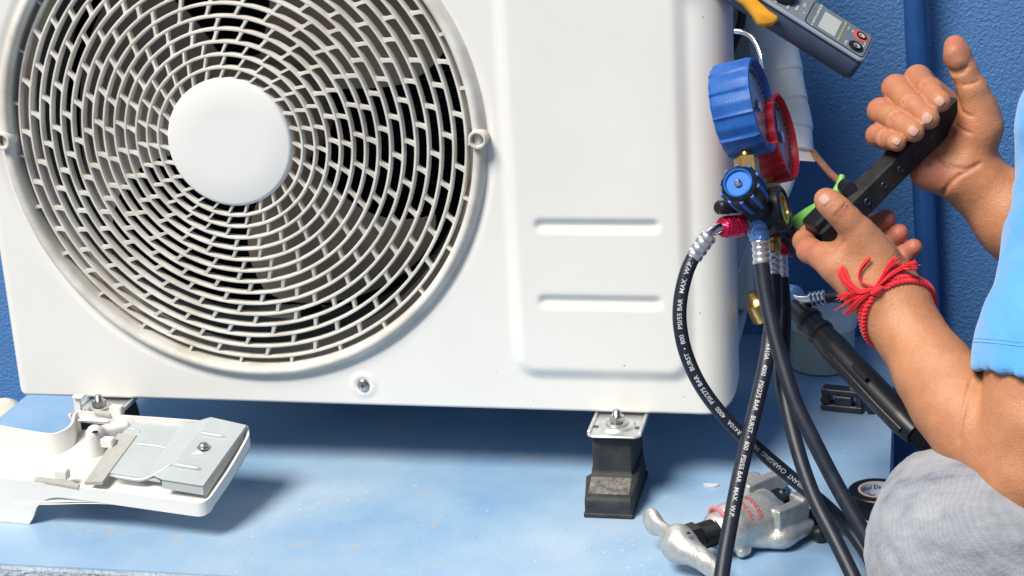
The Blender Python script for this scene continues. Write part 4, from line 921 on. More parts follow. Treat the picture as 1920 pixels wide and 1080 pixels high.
# black T-handle rod behind the yoke
r0, r1 = gz(1505, 968, 0.010), gz(1640, 1000, 0.010)
th = thing("black_handle_rod", "thin black rod with ball end lying behind the silver tool", "tool handle", gz(1540, 1000, 0))
part("rod", G().cyl(r0, r1, 0.0048), "black_iron", th); bl_ = gz(1537, 1000, 0.0075)
part("ball_end", G().sphere(bl_, 0.0075, 18, 12).cyl(bl_, gz(1550, 975, 0.011), 0.0028), "black_plastic", th)

# roll of electrical tape
tc0 = atZ(1645, 955, 0.0); TR = 0.0250; TH = 0.0185
tp_ = thing("tape_roll", "roll of black electrical tape lying flat beside the denim knee", "tape roll", tc0)
part("tape", G().lathe([(0.0162, 0.0), (TR-0.001, 0.0), (TR, 0.001), (TR, TH-0.001), (TR-0.001, TH), (0.0162, TH)], tc0, (0, 0, 1), 56, closed=True), "tape_black", tp_)
part("core", G().lathe([(0.0150, 0.0002), (0.0165, 0.0002), (0.0165, TH+0.0006), (0.0150, TH+0.0006)], tc0, (0, 0, 1), 56, closed=True), "tape_card", tp_)
part("core_liner", G().lathe([(0.0146, 0.0004), (0.01505, 0.0004), (0.01505, TH+0.0003), (0.0146, TH+0.0003)], tc0, (0, 0, 1), 56, closed=True), "tape_liner", tp_)
gt = G()
for row in range(2):
    v_, f_ = text_verts("1710 Vinyl Electrical 1710 Vinyl Elec", 0.0056, 'LEFT', 0.00005)
    ca = 0.0144; o_ = 0.6+row*0.5
    gt.add([tc0+V(ca*math.cos(-x/ca+o_), ca*math.sin(-x/ca+o_), 0.0128-row*0.0075+y*1.0) for x, y, _ in v_], [tuple(reversed(q_)) for q_ in f_])
part("core_print", gt, "print_black", tp_, smooth=0)

# plastic tub with a pale lid
bc0 = atZ(1540, 700, 0.0)+V(0.0, 0.022, 0)
tub = thing("plastic_tub", "translucent greenish plastic tub with pale lid standing against the wall", "tub", bc0)
part("tub_body", G().lathe([(0.0, 0.0), (0.0300, 0.0), (0.0325, 0.002), (0.0335, 0.05), (0.0338, 0.058), (0.0, 0.058)], bc0, (0, 0, 1), 48), "bucket_plastic", tub)
part("lid", G().lathe([(0.0352, 0.046), (0.0358, 0.048), (0.0358, 0.0605), (0.0345, 0.0630), (0.0320, 0.0635), (0.0310, 0.0622), (0.0, 0.0622)], bc0, (0, 0, 1), 48), "bucket_lid", tub)

# flake of old paint
fc_ = atZ(1333, 909, 0.0012); fo_ = [(0.0068*math.cos(a)*(1+0.12*math.sin(3*a)), 0.0036*math.sin(a)*(1+0.15*math.cos(2*a))) for a in np.linspace(0, 2*math.pi, 14, endpoint=False)]
single("paint_flake", G().prism(fo_, fc_, (1, 0, 0), (0, 1, 0), (0, 0, 1), -0.0010, 0.0002), "flake_paint", "small white flake lying on the slab right of the rubber foot", "flake", fc_, smooth=0)

# small tube cutter
cc = atZ(1588, 748, 0.012)
cut = thing("tube_cutter", "small dark tube cutter with knurled wheel on the slab near the tub", "tube cutter", atZ(1588, 752, 0))
cx_ = nrm((atZ(1630, 752, 0.012)-cc)*V(1, 1, 0)); cy_ = np.cross(V(0, 0, 1), cx_)
part("frame", G().box(cc-cx_*0.004+V(0, 0, 0.008), 0.0200, 0.0075, 0.0030, X=cx_, Y=cy_, bev=0.001).box(cc-cx_*0.004-V(0, 0, 0.008), 0.0205, 0.0080, 0.0032, X=cx_, Y=cy_, bev=0.001).box(cc+cx_*0.013, 0.0030, 0.0075, 0.009, X=cx_, Y=cy_, bev=0.001).box(cc-cx_*0.0185+V(0, 0, 0.0), 0.004, 0.0068, 0.006, X=cx_, Y=cy_, bev=0.0015), "gun_metal", cut)
part("jaw_block", G().box(cc-cx_*0.002-cy_*0.001, 0.0085, 0.0072, 0.0048, X=cx_, Y=cy_, bev=0.0012), "gun_metal", cut)
part("roller", G().cyl(cc-cx_*0.020-cy_*0.009, cc-cx_*0.020+cy_*0.009, 0.0042, seg=18).cyl(cc-cx_*0.020-cy_*0.009+V(0, 0, 0.007), cc-cx_*0.020+cy_*0.009+V(0, 0, 0.007), 0.0035, seg=18), "black_iron", cut)
part("knurled_wheel", G().lathe([(0.0085, 0.0), (0.0105, 0.001), (0.0105, 0.007), (0.0085, 0.008)], cc+cx_*0.0195, cx_, 40, rad=lambda t, i: 1+0.03*(1 if int(round(t/(2*math.pi)*40)) % 2 else -1)), "gun_metal", cut, smooth=20)
part("post", G().cyl(cc+cx_*0.006+V(0, 0, 0.010), cc+cx_*0.006+V(0, 0, 0.024), 0.0035, seg=16).sphere(cc+cx_*0.006+V(0, 0, 0.025), 0.0048, 14, 8), "galvanised", cut)

# long black handle leaning between tub and knee
hp = [at(1488, 575, 1.545), at(1520, 604, 1.53), at(1560, 648, 1.51), at(1620, 712, 1.48), at(1700, 795, 1.445), at(1718, 812, 1.438)]
hn = spline(hp, 8); lh = thing("slotted_black_handle", "long black slotted tool handle slanting from the lower blue coupling to the knee", "tool handle", hn[-1])
HX = nrm(hn[-1]-hn[0])
part("grip", G().tube(hn, np.interp(np.linspace(0, 1, len(hn)), [0, 0.08, 0.25, 0.35, 0.9, 1.0], [0.0085, 0.0095, 0.0105, 0.0122, 0.0122, 0.0100]), 20), "black_plastic", lh)
ms = spline([at(1556, 664, 1.497), at(1600, 712, 1.474), at(1650, 766, 1.452), at(1690, 806, 1.436)], 6)
part("side_rail", G().tube(ms, 0.0030, 10), "black_plastic", lh)
sp = at(1612, 697, 1.466); part("slot", G().box(sp, 0.0090, 0.0022, 0.0010, X=HX, Y=nrm(np.cross(CW, HX)), Z=nrm(-CW), bev=0.0005), "inner_shade", lh)
for i in range(2):
    q = hn[int(len(hn)*(0.13+0.09*i))]; part("collar_bead", G().lathe([(0.0100, -0.004), (0.0120, -0.002), (0.0120, 0.002), (0.0100, 0.004)], q, HX, 20), "black_plastic", lh)
q0, q1 = at(1714, 808, 1.440), at(1752, 846, 1.426); pr = [(0.0070, 0)]
Lq = np.linalg.norm(q1-q0)
for i in range(11): pr += [(0.0078, Lq*(i+0.2)/11), (0.0066, Lq*(i+0.7)/11)]
part("ribbed_end", G().lathe(pr, q0, q1-q0, 20), "black_plastic", lh, smooth=20)

# ------------------------------------------------------------------ the person
m, k = std("skin"); b = k.b; tc = k.n("TexCoord"); at_ = k.n("Attribute", attribute_name="tint")
n1 = k.n("TexNoise", Scale=60.0, Detail=5.0, Roughness=0.6); k.l(tc.outputs["Object"], n1.inputs["Vector"])
c1 = k.ramp(n1.outputs["Fac"], [(0.3, (0.47, 0.200, 0.096)), (0.7, (0.55, 0.252, 0.125))])
n6 = k.n("TexNoise", Scale=26.0, Detail=6.0, Roughness=0.7); k.l(tc.outputs["Object"], n6.inputs["Vector"])
bl6 = k.ramp(n6.outputs["Fac"], [(0.42, (0, 0, 0)), (0.75, (0.75, 0.75, 0.75))]); c1 = k.mix(bl6, c1, (0.36, 0.135, 0.070))
v6 = k.n("TexVoronoi", Scale=130.0, Randomness=1.0); k.l(tc.outputs["Object"], v6.inputs["Vector"]); l6 = k.n("Math", operation='LESS_THAN'); k.l(v6.outputs["Distance"], l6.inputs[0]); l6.inputs[1].default_value = 0.07
l7 = k.n("Math", operation='MULTIPLY'); k.l(l6.outputs[0], l7.inputs[0]); l7.inputs[1].default_value = 0.35; c1 = k.mix(l7.outputs[0], c1, (0.20, 0.085, 0.05))
c = k.mix(at_.outputs["Fac"], c1, (0.44, 0.145, 0.095))
k.l(c, b.inputs["Base Color"]); b.inputs["Roughness"].default_value = 0.48; b.inputs["Specular IOR Level"].default_value = 0.42
b.inputs["Subsurface Weight"].default_value = 0.18; b.inputs["Subsurface Radius"].default_value = (0.006, 0.002, 0.001); b.inputs["Subsurface Scale"].default_value = 0.6
nb = k.n("TexVoronoi", Scale=900.0); k.l(tc.outputs["Object"], nb.inputs["Vector"])
nb2 = k.n("TexNoise", Scale=240.0, Detail=4.0); k.l(tc.outputs["Object"], nb2.inputs["Vector"])
ad = k.n("Math", operation='MULTIPLY_ADD'); k.l(nb2.outputs["Fac"], ad.inputs[0]); ad.inputs[1].default_value = 1.4; k.l(nb.outputs["Distance"], ad.inputs[2])
bp = k.n("Bump", Strength=0.34, Distance=0.0009); k.l(ad.outputs[0], bp.inputs["Height"]); k.l(bp.outputs[0], b.inputs["Normal"])

m, k = std("shirt_cloth"); b = k.b; tc = k.n("TexCoord")
n1 = k.n("TexNoise", Scale=14.0, Detail=5.0, Roughness=0.6); k.l(tc.outputs["Object"], n1.inputs["Vector"])
k.l(k.ramp(n1.outputs["Fac"], [(0.3, (0.075, 0.345, 0.74)), (0.7, (0.125, 0.43, 0.82))]), b.inputs["Base Color"]); b.inputs["Roughness"].default_value = 0.9; b.inputs["Sheen Weight"].default_value = 0.4
nb = k.n("TexNoise", Scale=1100.0, Detail=2.0); k.l(tc.outputs["Object"], nb.inputs["Vector"]); nb2 = k.n("TexNoise", Scale=45.0, Detail=3.0); k.l(tc.outputs["Object"], nb2.inputs["Vector"])
ad = k.n("Math", operation='MULTIPLY_ADD'); k.l(nb2.outputs["Fac"], ad.inputs[0]); ad.inputs[1].default_value = 2.5; k.l(nb.outputs["Fac"], ad.inputs[2])
bp = k.n("Bump", Strength=0.5, Distance=0.0016); k.l(ad.outputs[0], bp.inputs["Height"]); k.l(bp.outputs[0], b.inputs["Normal"])

m, k = std("denim"); b = k.b; tc = k.n("TexCoord")
mpd = k.n("Mapping"); mpd.inputs["Rotation"].default_value = (0.2, 0.5, 0.3); mpd.inputs["Scale"].default_value = (0.35, 1.2, 1.0); k.l(tc.outputs["Object"], mpd.inputs["Vector"])
n1 = k.n("TexNoise", Scale=48.0, Detail=9.0, Roughness=0.7); k.l(mpd.outputs[0], n1.inputs["Vector"])
c = k.ramp(n1.outputs["Fac"], [(0.26, (0.12, 0.14, 0.185)), (0.42, (0.27, 0.285, 0.315)), (0.70, (0.40, 0.41, 0.43))])
mp = k.n("Mapping"); mp.inputs["Rotation"].default_value = (0.5, 0.6, 0.9); k.l(tc.outputs["Object"], mp.inputs["Vector"])
wv = k.n("TexWave", Scale=105.0, Distortion=4.0, Detail=3.0); wv.inputs["Detail Scale"].default_value = 6.0; k.l(mp.outputs[0], wv.inputs["Vector"])
tw = k.ramp(wv.outputs["Fac"], [(0.2, (0.90, 0.91, 0.94)), (0.8, (1.0, 1.0, 1.0))]); c = k.mix(1.0, c, tw, 'MULTIPLY')
n5 = k.n("TexNoise", Scale=38.0, Detail=4.0); mp5 = k.n("Mapping"); mp5.inputs["Location"].default_value = (0.31, 0.9, 0.2); k.l(tc.outputs["Object"], mp5.inputs["Vector"]); k.l(mp5.outputs[0], n5.inputs["Vector"])
st_ = k.ramp(n5.outputs["Fac"], [(0.70, (0, 0, 0)), (0.76, (0.7, 0.7, 0.7))]); c = k.mix(st_, c, (0.44, 0.33, 0.10))
k.l(c, b.inputs["Base Color"]); b.inputs["Roughness"].default_value = 0.9; b.inputs["Sheen Weight"].default_value = 0.25
bp = k.n("Bump", Strength=0.25, Distance=0.0006); k.l(wv.outputs["Fac"], bp.inputs["Height"])
bp2 = k.n("Bump", Strength=0.5, Distance=0.006); k.l(n1.outputs["Fac"], bp2.inputs["Height"]); k.l(bp.outputs[0], bp2.inputs["Normal"]); k.l(bp2.outputs[0], b.inputs["Normal"])

per = thing("person", "person in light blue shirt and grey jeans gripping the black bar with both hands", "person", V(1.05, -0.12, FLOOR))
mm = 0.001
def groove(F_, pts, r, k_=0.0012):
    for a_, b_ in zip(pts[:-1], pts[1:]): F_.cap(a_, b_, r, r, k_, op='sub')
def blank(F_):
    """a second empty field on the same grid, to blend a finger on its own before it meets its neighbours"""
    g_ = Field.__new__(Field); g_.h = F_.h; g_.lo = F_.lo; g_.n = F_.n; g_.ax = F_.ax; g_.F = np.full(tuple(F_.n), 0.05, np.float32); return g_
def merge(F_, fields, k_):
    for g_ in fields:
        A, d_ = F_.F, g_.F
        if k_ > 0: hh_ = np.maximum(k_-np.abs(A-d_), 0)/k_; F_.F = (np.minimum(A, d_)-hh_*hh_*k_*0.25).astype(np.float32)
        else: F_.F = np.minimum(A, d_)

def crease(F_, lines):
    """skin creases: short grooves cut along the surface as it stands"""
    v_, f_ = F_.nets(); bv_ = BVHTree.FromPolygons([tuple(x) for x in v_], [tuple(int(i) for i in q) for q in f_])
    for pix, r in lines:
        pts_ = []
        for px, py in pix:
            h_ = bv_.ray_cast(Vector(CAM), Vector(nrm(ray(px, py))))
            if h_[0] is not None: pts_.append(np.array(h_[0])+np.array(h_[1])*r*0.25)
        if len(pts_) > 2: groove(F_, spline(pts_, 4), r, 0.0016)
    return F_.nets()

# --- far arm: hand curled over the upper end of the bar, thumb up
def far_arm():
    jw_, je = at(1822, 332, 1.450), at(2040, 520, 1.46)
    lo_ = np.minimum(np.minimum(at(1620, 60, 1.40), at(1990, 560, 1.40)), np.minimum(at(1620, 60, 1.53), at(1990, 560, 1.53)))-0.012
    hi_ = np.maximum(np.maximum(at(1620, 60, 1.40), at(1990, 560, 1.40)), np.maximum(at(1620, 60, 1.53), at(1990, 560, 1.53)))+0.012
    F_ = Field(lo_, hi_, 0.0013)
    # palm, thenar and heel
    for (mx, my, md, r) in ((1795, 205, 1.482, 13), (1765, 228, 1.497, 13), (1735, 258, 1.497, 12.5), (1712, 286, 1.487, 11.5)):
        F_.cap(at(1815, 325, 1.462), at(mx, my, md), 0.019, r*mm, 0.010)
    F_.cap(at(1815, 318, 1.452), at(1838, 235, 1.440), 0.0195, 0.0165, 0.012)
    F_.cap(at(1838, 240, 1.440), at(1832, 200, 1.436), 0.0165, 0.0138, 0.008)
    F_.cap(at(1800, 255, 1.455), at(1812, 300, 1.452), 0.014, 0.017, 0.010)
    F_.cap(at(1790, 335, 1.448), at(1737, 322, 1.452), 0.0165, 0.0125, 0.010)
    F_.cap(at(1748, 320, 1.450), at(1770, 280, 1.462), 0.013, 0.013, 0.010)
    # thumb
    th_ = blank(F_)
    th_.chain([(at(1835, 205, 1.436), 0.0138), (at(1823, 168, 1.430), 0.0118), (at(1807, 132, 1.426), 0.0098), (at(1795, 104, 1.424), 0.0101), (at(1791, 87, 1.425), 0.0088)], 0.004)
    th_.cap(at(1790, 98, 1.418), at(1796, 112, 1.418), 0.0075, 0.0065, 0.004)
    merge(F_, [th_], 0.006)
    # fingers: each blended alone, then set side by side with a crease between them
    fs_ = []
    for mc, pip, dip, tip in ((((1785, 205, 1.480), 11.5), ((1721, 147, 1.462), 10.0), ((1744, 170, 1.430), 8.9), ((1762, 190, 1.414), 7.9)),
                              (((1755, 226, 1.495), 11.8), ((1680, 166, 1.462), 10.6), ((1713, 198, 1.428), 9.4), ((1740, 221, 1.412), 8.3)),
                              (((1727, 256, 1.495), 11.0), ((1651, 208, 1.458), 9.7), ((1686, 229, 1.428), 8.9), ((1712, 246, 1.411), 8.0)),
                              (((1705, 284, 1.486), 10.0), ((1645, 254, 1.452), 8.3), ((1664, 261, 1.430), 7.4), ((1681, 267, 1.414), 6.6))):
        f_ = blank(F_); ch = [(at(*q), r*mm) for q, r in (mc, pip, dip, tip)]
        f_.chain(ch, 0.005); t_, tr_ = ch[3]
        # finger pulp and knuckle wrinkles on the far joint
        f_.cap(t_, t_+nrm(t_-ch[2][0])*0.0015, tr_*0.98, tr_*0.92, 0.003)
        ax_ = nrm(ch[2][0]-ch[1][0]+t_-ch[2][0]); up_ = nrm(-CW-ax_*(-CW@ax_)); sd_ = np.cross(ax_, up_); j_ = ch[2][0]; jr = ch[2][1]
        for o_ in (-0.0026, 0.0, 0.0026):
            pts_ = [j_+ax_*(o_+0.0008*math.cos(a))+(up_*math.cos(a)+sd_*math.sin(a))*(jr+0.0003) for a in np.linspace(-0.9, 0.9, 6)]
            groove(f_, pts_, 0.0007, 0.0010)
        fs_.append(f_)
    merge(F_, fs_, 0.0012)
    # forearm
    F_.chain([(at(1815, 326, 1.456), 0.0215), (at(1842, 352, 1.456), 0.0235), (at(1905, 405, 1.455), 0.033), (at(1990, 478, 1.455), 0.040), (je, 0.042)], 0.010)
    return crease(F_, [([(1779, 131), (1788, 134), (1798, 134), (1808, 130), (1815, 126)], 0.0010), ([(1782, 137), (1795, 140), (1810, 135)], 0.0008),
        ([(1752, 283), (1764, 296), (1778, 309), (1795, 316), (1815, 316), (1830, 312)], 0.0012), ([(1766, 366), (1774, 354), (1786, 340), (1800, 329), (1820, 318), (1838, 306)], 0.0013),
        ([(1793, 170), (1795, 185), (1799, 200), (1803, 212)], 0.0012), ([(1800, 205), (1812, 215), (1826, 219)], 0.0008), ([(1790, 232), (1803, 243), (1822, 250)], 0.0008), ([(1805, 160), (1820, 158), (1836, 152)], 0.0006)])

# --- near arm: hand round the lower end of the bar, wrist with the red string, forearm and elbow
def near_arm():
    pl = [at(1500, 350, 1.35), at(1500, 350, 1.49), at(1960, 990, 1.22), at(1960, 990, 1.33), at(1960, 640, 1.25), at(1620, 640, 1.42)]
    lo_ = np.min(pl, 0)-0.012; hi_ = np.max(pl, 0)+0.012
    F_ = Field(lo_, hi_, 0.0014)
    W_ = at(1684, 588, 1.378)
    # back of the hand
    F_.cap(at(1668, 580, 1.378), at(1566, 500, 1.378), 0.0200, 0.0125, 0.012)
    F_.cap(at(1680, 572, 1.385), at(1592, 480, 1.392), 0.0205, 0.0135, 0.012)
    F_.cap(at(1686, 565, 1.380), at(1622, 462, 1.376), 0.0200, 0.0150, 0.012)
    F_.cap(at(1694, 560, 1.390), at(1648, 470, 1.398), 0.0170, 0.0130, 0.012)
    F_.cap(at(1640, 545, 1.376), at(1600, 470, 1.376), 0.0170, 0.0130, 0.012)
    # thumb over the bar
    th_ = blank(F_)
    th_.chain([(at(1640, 482, 1.376), 0.0150), (at(1609, 436, 1.368), 0.0120), (at(1588, 412, 1.364), 0.0104), (at(1571, 394, 1.361), 0.0100), (at(1555, 380, 1.362), 0.0093), (at(1548, 374, 1.366), 0.0086)], 0.004)
    ax_ = nrm(at(1555, 380, 1.362)-at(1588, 412, 1.364)); up_ = nrm(-CW-ax_*(-CW@ax_)); sd_ = np.cross(ax_, up_); j_ = at(1573, 397, 1.361)
    for o_ in (-0.0035, -0.0008, 0.0020):
        groove(th_, [j_+ax_*o_+(up_*math.cos(a)+sd_*math.sin(a))*0.0104 for a in np.linspace(-0.75, 0.75, 6)], 0.0008, 0.0012)
    merge(F_, [th_], 0.008)
    # forefinger under the bar's end
    ix = blank(F_); ix.chain([(at(1575, 498, 1.380), 0.0125), (at(1545, 482, 1.388), 0.0105), (at(1518, 470, 1.404), 0.0092), (at(1508, 452, 1.430), 0.0082), (at(1516, 438, 1.446), 0.0078)], 0.005)
    merge(F_, [ix], 0.006)
    # the other fingers, behind the bar with their tips showing at the right
    fs_ = []
    for ch in ((((1592, 490, 1.400), 11.5), ((1600, 452, 1.452), 9.2), ((1632, 425, 1.462), 8.4), ((1662, 409, 1.455), 7.4)),
               (((1610, 510, 1.405), 11.5), ((1628, 482, 1.458), 9.0), ((1660, 453, 1.464), 8.2), ((1686, 437, 1.454), 7.4)),
               (((1632, 530, 1.410), 10.5), ((1662, 512, 1.450), 8.6), ((1692, 482, 1.456), 7.8), ((1713, 464, 1.448), 7.0))):
        f_ = blank(F_); f_.chain([(at(*q), r*mm) for q, r in ch], 0.005); fs_.append(f_)
    merge(F_, fs_, 0.0015)
    # wrist, forearm, elbow, upper arm
    F_.chain([(at(1668, 566, 1.380), 0.0215), (at(1686, 592, 1.378), 0.0232), (at(1716, 640, 1.366), 0.0240), (at(1752, 698, 1.350), 0.0285), (at(1790, 752, 1.334), 0.0315), (at(1834, 802, 1.318), 0.0330), (at(1885, 845, 1.302), 0.0335)], 0.010)
    F_.cap(at(1678, 590, 1.384), at(1704, 630, 1.376), 0.0210, 0.0225, 0.010)
    ua = blank(F_); ua.chain([(at(1885, 845, 1.300), 0.0330), (at(1926, 876, 1.290), 0.0375), (at(1955, 790, 1.286), 0.0420), (at(1975, 690, 1.288), 0.0450), (at(1995, 640, 1.290), 0.045)], 0.010)
    merge(F_, [ua], 0.004)
    return crease(F_, [([(1822, 712), (1814, 740), (1806, 775), (1800, 805), (1798, 830)], 0.0011), ([(1560, 470), (1575, 462), (1584, 452)], 0.0012)])

vf_, ff_ = far_arm(); vn_, fn_ = near_arm()
# shoulders, trunk and head (mostly beyond the frame)
SHN, SHF = at(2085, 250, 1.31), V(1.075, 0.075, 0.44)
PEL = V(1.22, -0.08, -0.12); NECK = V(1.05, -0.075, 0.52); HEAD = V(0.995, -0.08, 0.655)
fl = Field(V(0.86, -0.40, -0.30), V(1.42, 0.22, 0.80), 0.007)
fl.cap(PEL, V(1.13, -0.08, 0.36), 0.115, 0.130, 0.05, squash=(nrm(V(0.9, 0, 0.3)), 0.8)); fl.cap(SHN+V(0.02, 0.03, -0.02), SHF+V(0.02, -0.03, -0.02), 0.062, 0.062, 0.06)
fl.cap(V(1.09, -0.08, 0.44), NECK, 0.07, 0.055, 0.03); fl.cap(NECK, HEAD+V(0.02, 0, -0.05), 0.055, 0.055, 0.02)
fl.ell(HEAD, (0.090, 0.075, 0.112), nrm(V(0.95, 0, -0.3)), V(0, 1, 0), nrm(V(0.3, 0, 0.95)), 0.02)
fl.cap(HEAD+V(-0.075, 0, -0.045), HEAD+V(-0.055, 0, -0.08), 0.026, 0.03, 0.02); fl.cap(HEAD+V(-0.083, 0, 0.012), HEAD+V(-0.103, 0, -0.018), 0.009, 0.013, 0.01)   # jaw, nose
for sy in (-1, 1): fl.ell(HEAD+V(0.005, sy*0.076, -0.012), (0.020, 0.009, 0.031), V(1, 0, 0), V(0, 1, 0), V(0, 0, 1), 0.004); fl.ell(HEAD+V(-0.088, sy*0.030, 0.012), (0.012, 0.014, 0.009), V(1, 0, 0), V(0, 1, 0), V(0, 0, 1), 0.004, op='sub')
fl.cap(HEAD+V(-0.108, -0.018, -0.047), HEAD+V(-0.108, 0.018, -0.047), 0.0035, 0.0035, 0.004, op='sub')
vt_, ft_ = fl.nets()
fl = Field(V(0.86, -0.36, 0.10), V(1.16, 0.16, 0.52), 0.006)
fl.chain([(at(1965, 725, 1.287), 0.040), (at(1995, 640, 1.290), 0.045), (SHN, 0.055)], 0.01)
fl.chain([(at(1960, 455, 1.455), 0.036), (at(2040, 520, 1.46), 0.041), (SHF, 0.055)], 0.01)
va_, fa_ = fl.nets()
allv = np.vstack([vn_, vf_, va_, vt_]); o1 = len(vn_); o2 = o1+len(vf_); o3 = o2+len(va_)
allf = np.vstack([fn_, ff_+o1, fa_+o2, ft_+o3])
body = part("body", (allv, allf), "skin", per, smooth=180)
# ruddier fingertips, knuckles and heel of the hand
def near_pts(pts, r):
    w_ = np.zeros(len(allv))
    for p_, s_ in pts: w_ = np.maximum(w_, s_*np.exp(-((allv-p_)**2).sum(1)/(r*r)))
    return w_
tint = near_pts([(at(1793, 85, 1.418), 0.85), (at(1740, 325, 1.440), 1.0), (at(1715, 330, 1.450), 1.0), (at(1662, 409, 1.448), 1.0), (at(1686, 437, 1.447), 1.0), (at(1713, 464, 1.442), 1.0), (at(1520, 470, 1.395), 0.8), (at(1800, 235, 1.435), 0.5)], 0.016)
tint = np.maximum(tint, near_pts([(at(1719, 140, 1.450), 0.35), (at(1675, 155, 1.450), 0.4), (at(1646, 200, 1.448), 0.4), (at(1642, 250, 1.445), 0.5), (at(1664, 261, 1.424), 0.4), (at(1548, 374, 1.360), 0.3), (at(1573, 397, 1.352), 0.35), (at(1742, 170, 1.422), 0.45), (at(1712, 198, 1.420), 0.5), (at(1685, 230, 1.420), 0.5), (at(1880, 900, 1.28), 0.35)], 0.012))
atr = body.data.attributes.new("tint", 'FLOAT', 'POINT'); atr.data.foreach_set("value", np.clip(tint, 0, 1).astype(np.float32))
BV = BVHTree.FromPolygons([tuple(x) for x in np.vstack([vn_, vf_])], [tuple(int(i) for i in q) for q in np.vstack([fn_, ff_+o1])])
def hit(px, py):
    r = nrm(ray(px, py)); h_ = BV.ray_cast(Vector(CAM), Vector(r)); return (np.array(h_[0]), np.array(h_[1])) if h_[0] is not None else (None, None)
def fingernail(px, py, tx_, ty_, wpx, lpx):
    """plate laid on the finger: centre pixel, pixel the nail points to, half width and half length in pixels"""
    p, n_ = hit(px, py)
    if p is None: return
    q, _ = hit(tx_, ty_); d_ = (p-CAM)@CW; sc = d_/FPX
    ax_ = at(tx_, ty_, d_)-at(px, py, d_); ax_ = nrm(ax_-n_*(ax_@n_)); sd_ = np.cross(n_, ax_); v_ = []; f_ = []; nu_, nv_ = 10, 9
    for i in range(nu_):
        for j in range(nv_):
            a, b_ = -1+2*i/(nu_-1), -1+2*j/(nv_-1)
            X_ = a*math.sqrt(1-b_*b_*0.42); Y_ = b_*math.sqrt(1-a*a*0.30)
            c_ = p+ax_*X_*lpx*sc+sd_*Y_*wpx*sc
            h_ = BV.find_nearest(Vector(c_)); base_ = np.array(h_[0]); nn_ = np.array(h_[1])
            edge = max(abs(a), abs(b_)); v_.append(base_+nn_*(0.0007 if edge < 0.99 else -0.0004))
    for i in range(nu_-1):
        for j in range(nv_-1): f_.append((i*nv_+j, (i+1)*nv_+j, (i+1)*nv_+j+1, i*nv_+j+1))
    part("fingernail", G().add(v_, f_), "nail", body, smooth=180)
fingernail(1762, 190, 1772, 200, 11.5, 12); fingernail(1738, 222, 1750, 233, 12.5, 13); fingernail(1712, 246, 1725, 255, 12, 13); fingernail(1681, 265, 1690, 270, 8.5, 9.5)
fingernail(1545, 373, 1535, 362, 12.5, 14)

# --- red string round the wrist
w0 = [at(1636, 612, 1.378), hit(1662, 534)[0], at(1740, 572, 1.386)]
wn = nrm(np.cross(w0[1]-w0[0], w0[2]-w0[0])); wc = at(1690, 596, 1.383); wc = wc-wn*((wc-w0[0])@wn)
e1_ = nrm(w0[1]-wc); e2_ = np.cross(wn, e1_)
def loop(off, lift):
    out = []
    for a in np.linspace(0, 2*math.pi, 56, endpoint=False):
        d_ = e1_*math.cos(a)+e2_*math.sin(a); c_ = wc+wn*off
        h_ = BV.ray_cast(Vector(c_+d_*0.075), Vector(-d_)); p_ = np.array(h_[0]) if h_[0] is not None else c_+d_*0.03
        if np.linalg.norm(p_-c_) > 0.042: p_ = c_+d_*0.036
        out.append(p_+d_*lift)
    out = np.array(out)
    for _ in range(2): out = (np.roll(out, 1, 0)+2*out+np.roll(out, -1, 0))/4
    return np.vstack([out, out[:1]])
brc = thing("red_wrist_string", "red braided string tied round the near wrist with frayed ends", "bracelet", wc) if False else per
L1 = loop(0.0013, 0.0014); L2 = loop(-0.0017, 0.0014)
gb = G()
for L_, ph in ((L1, 0.0), (L2, 1.5)):
    n_ = len(L_); T_ = np.gradient(L_, axis=0); T_ /= np.linalg.norm(T_, axis=1)[:, None]
    for s_ in (0, math.pi):                                  # two twisted strands
        P_ = np.repeat(L_, 1, 0); q_ = []
        Ls = spline(L_, 4); Ts = np.gradient(Ls, axis=0); Ts /= np.linalg.norm(Ts, axis=1)[:, None]
        for i in range(len(Ls)):
            rd = nrm(Ls[i]-wc); bn_ = np.cross(Ts[i], rd); a_ = i*0.75+s_+ph; q_.append(Ls[i]+(rd*math.cos(a_)+bn_*math.sin(a_))*0.0012)
        gb.tube(q_, 0.0013, 7)
br_o = part("wrist_string", gb, "red_thread", per, smooth=180, label="red braided string tied round the near wrist with frayed ends")
kn, kn_n = hit(1644, 545)
gk = G().sphere(kn+kn_n*0.002, 0.0042, 12, 8); gk.tube(spline([kn+kn_n*0.003+e2_*0.004, kn+kn_n*0.0055, kn+kn_n*0.003-e2_*0.004], 5), 0.0022, 8); part("knot", gk, "red_thread", br_o, smooth=180)
gfz = G()
def tuft(path, n_, spread, r=0.00042):
    base_ = [np.array(hit(x, y)[0] if hit(x, y)[0] is not None else at(x, y, 1.355)) for x, y in path]
    nrmv = [hit(x, y)[1] if hit(x, y)[1] is not None else -CW for x, y in path]
    for q in range(n_):
        o_ = RNG.normal(0, 1, 3); pts_ = []
        for i, (p_, n2_) in enumerate(zip(base_, nrmv)):
            t_ = i/(len(path)-1); pts_.append(p_+n2_*(0.0022+0.0014*abs(o_[2]))+(CR*o_[0]+CU*o_[1])*spread*(0.25+t_**1.5))
        gfz.tube(spline(pts_, 4), r, 5)
tuft([(1640, 541), (1622, 547), (1606, 540), (1592, 527), (1581, 507)], 44, 0.0016)
tuft([(1640, 541), (1620, 556), (1608, 565), (1598, 574)], 28, 0.0026)
tuft([(1638, 541), (1618, 545), (1600, 549), (1584, 556)], 18, 0.0022)
tuft([(1642, 538), (1652, 520), (1662, 500), (1674, 487)], 26, 0.0014)
tuft([(1644, 539), (1665, 520), (1690, 505), (1712, 498)], 44, 0.0016)
tuft([(1640, 539), (1614, 527), (1616, 505), (1630, 484)], 8, 0.0006)
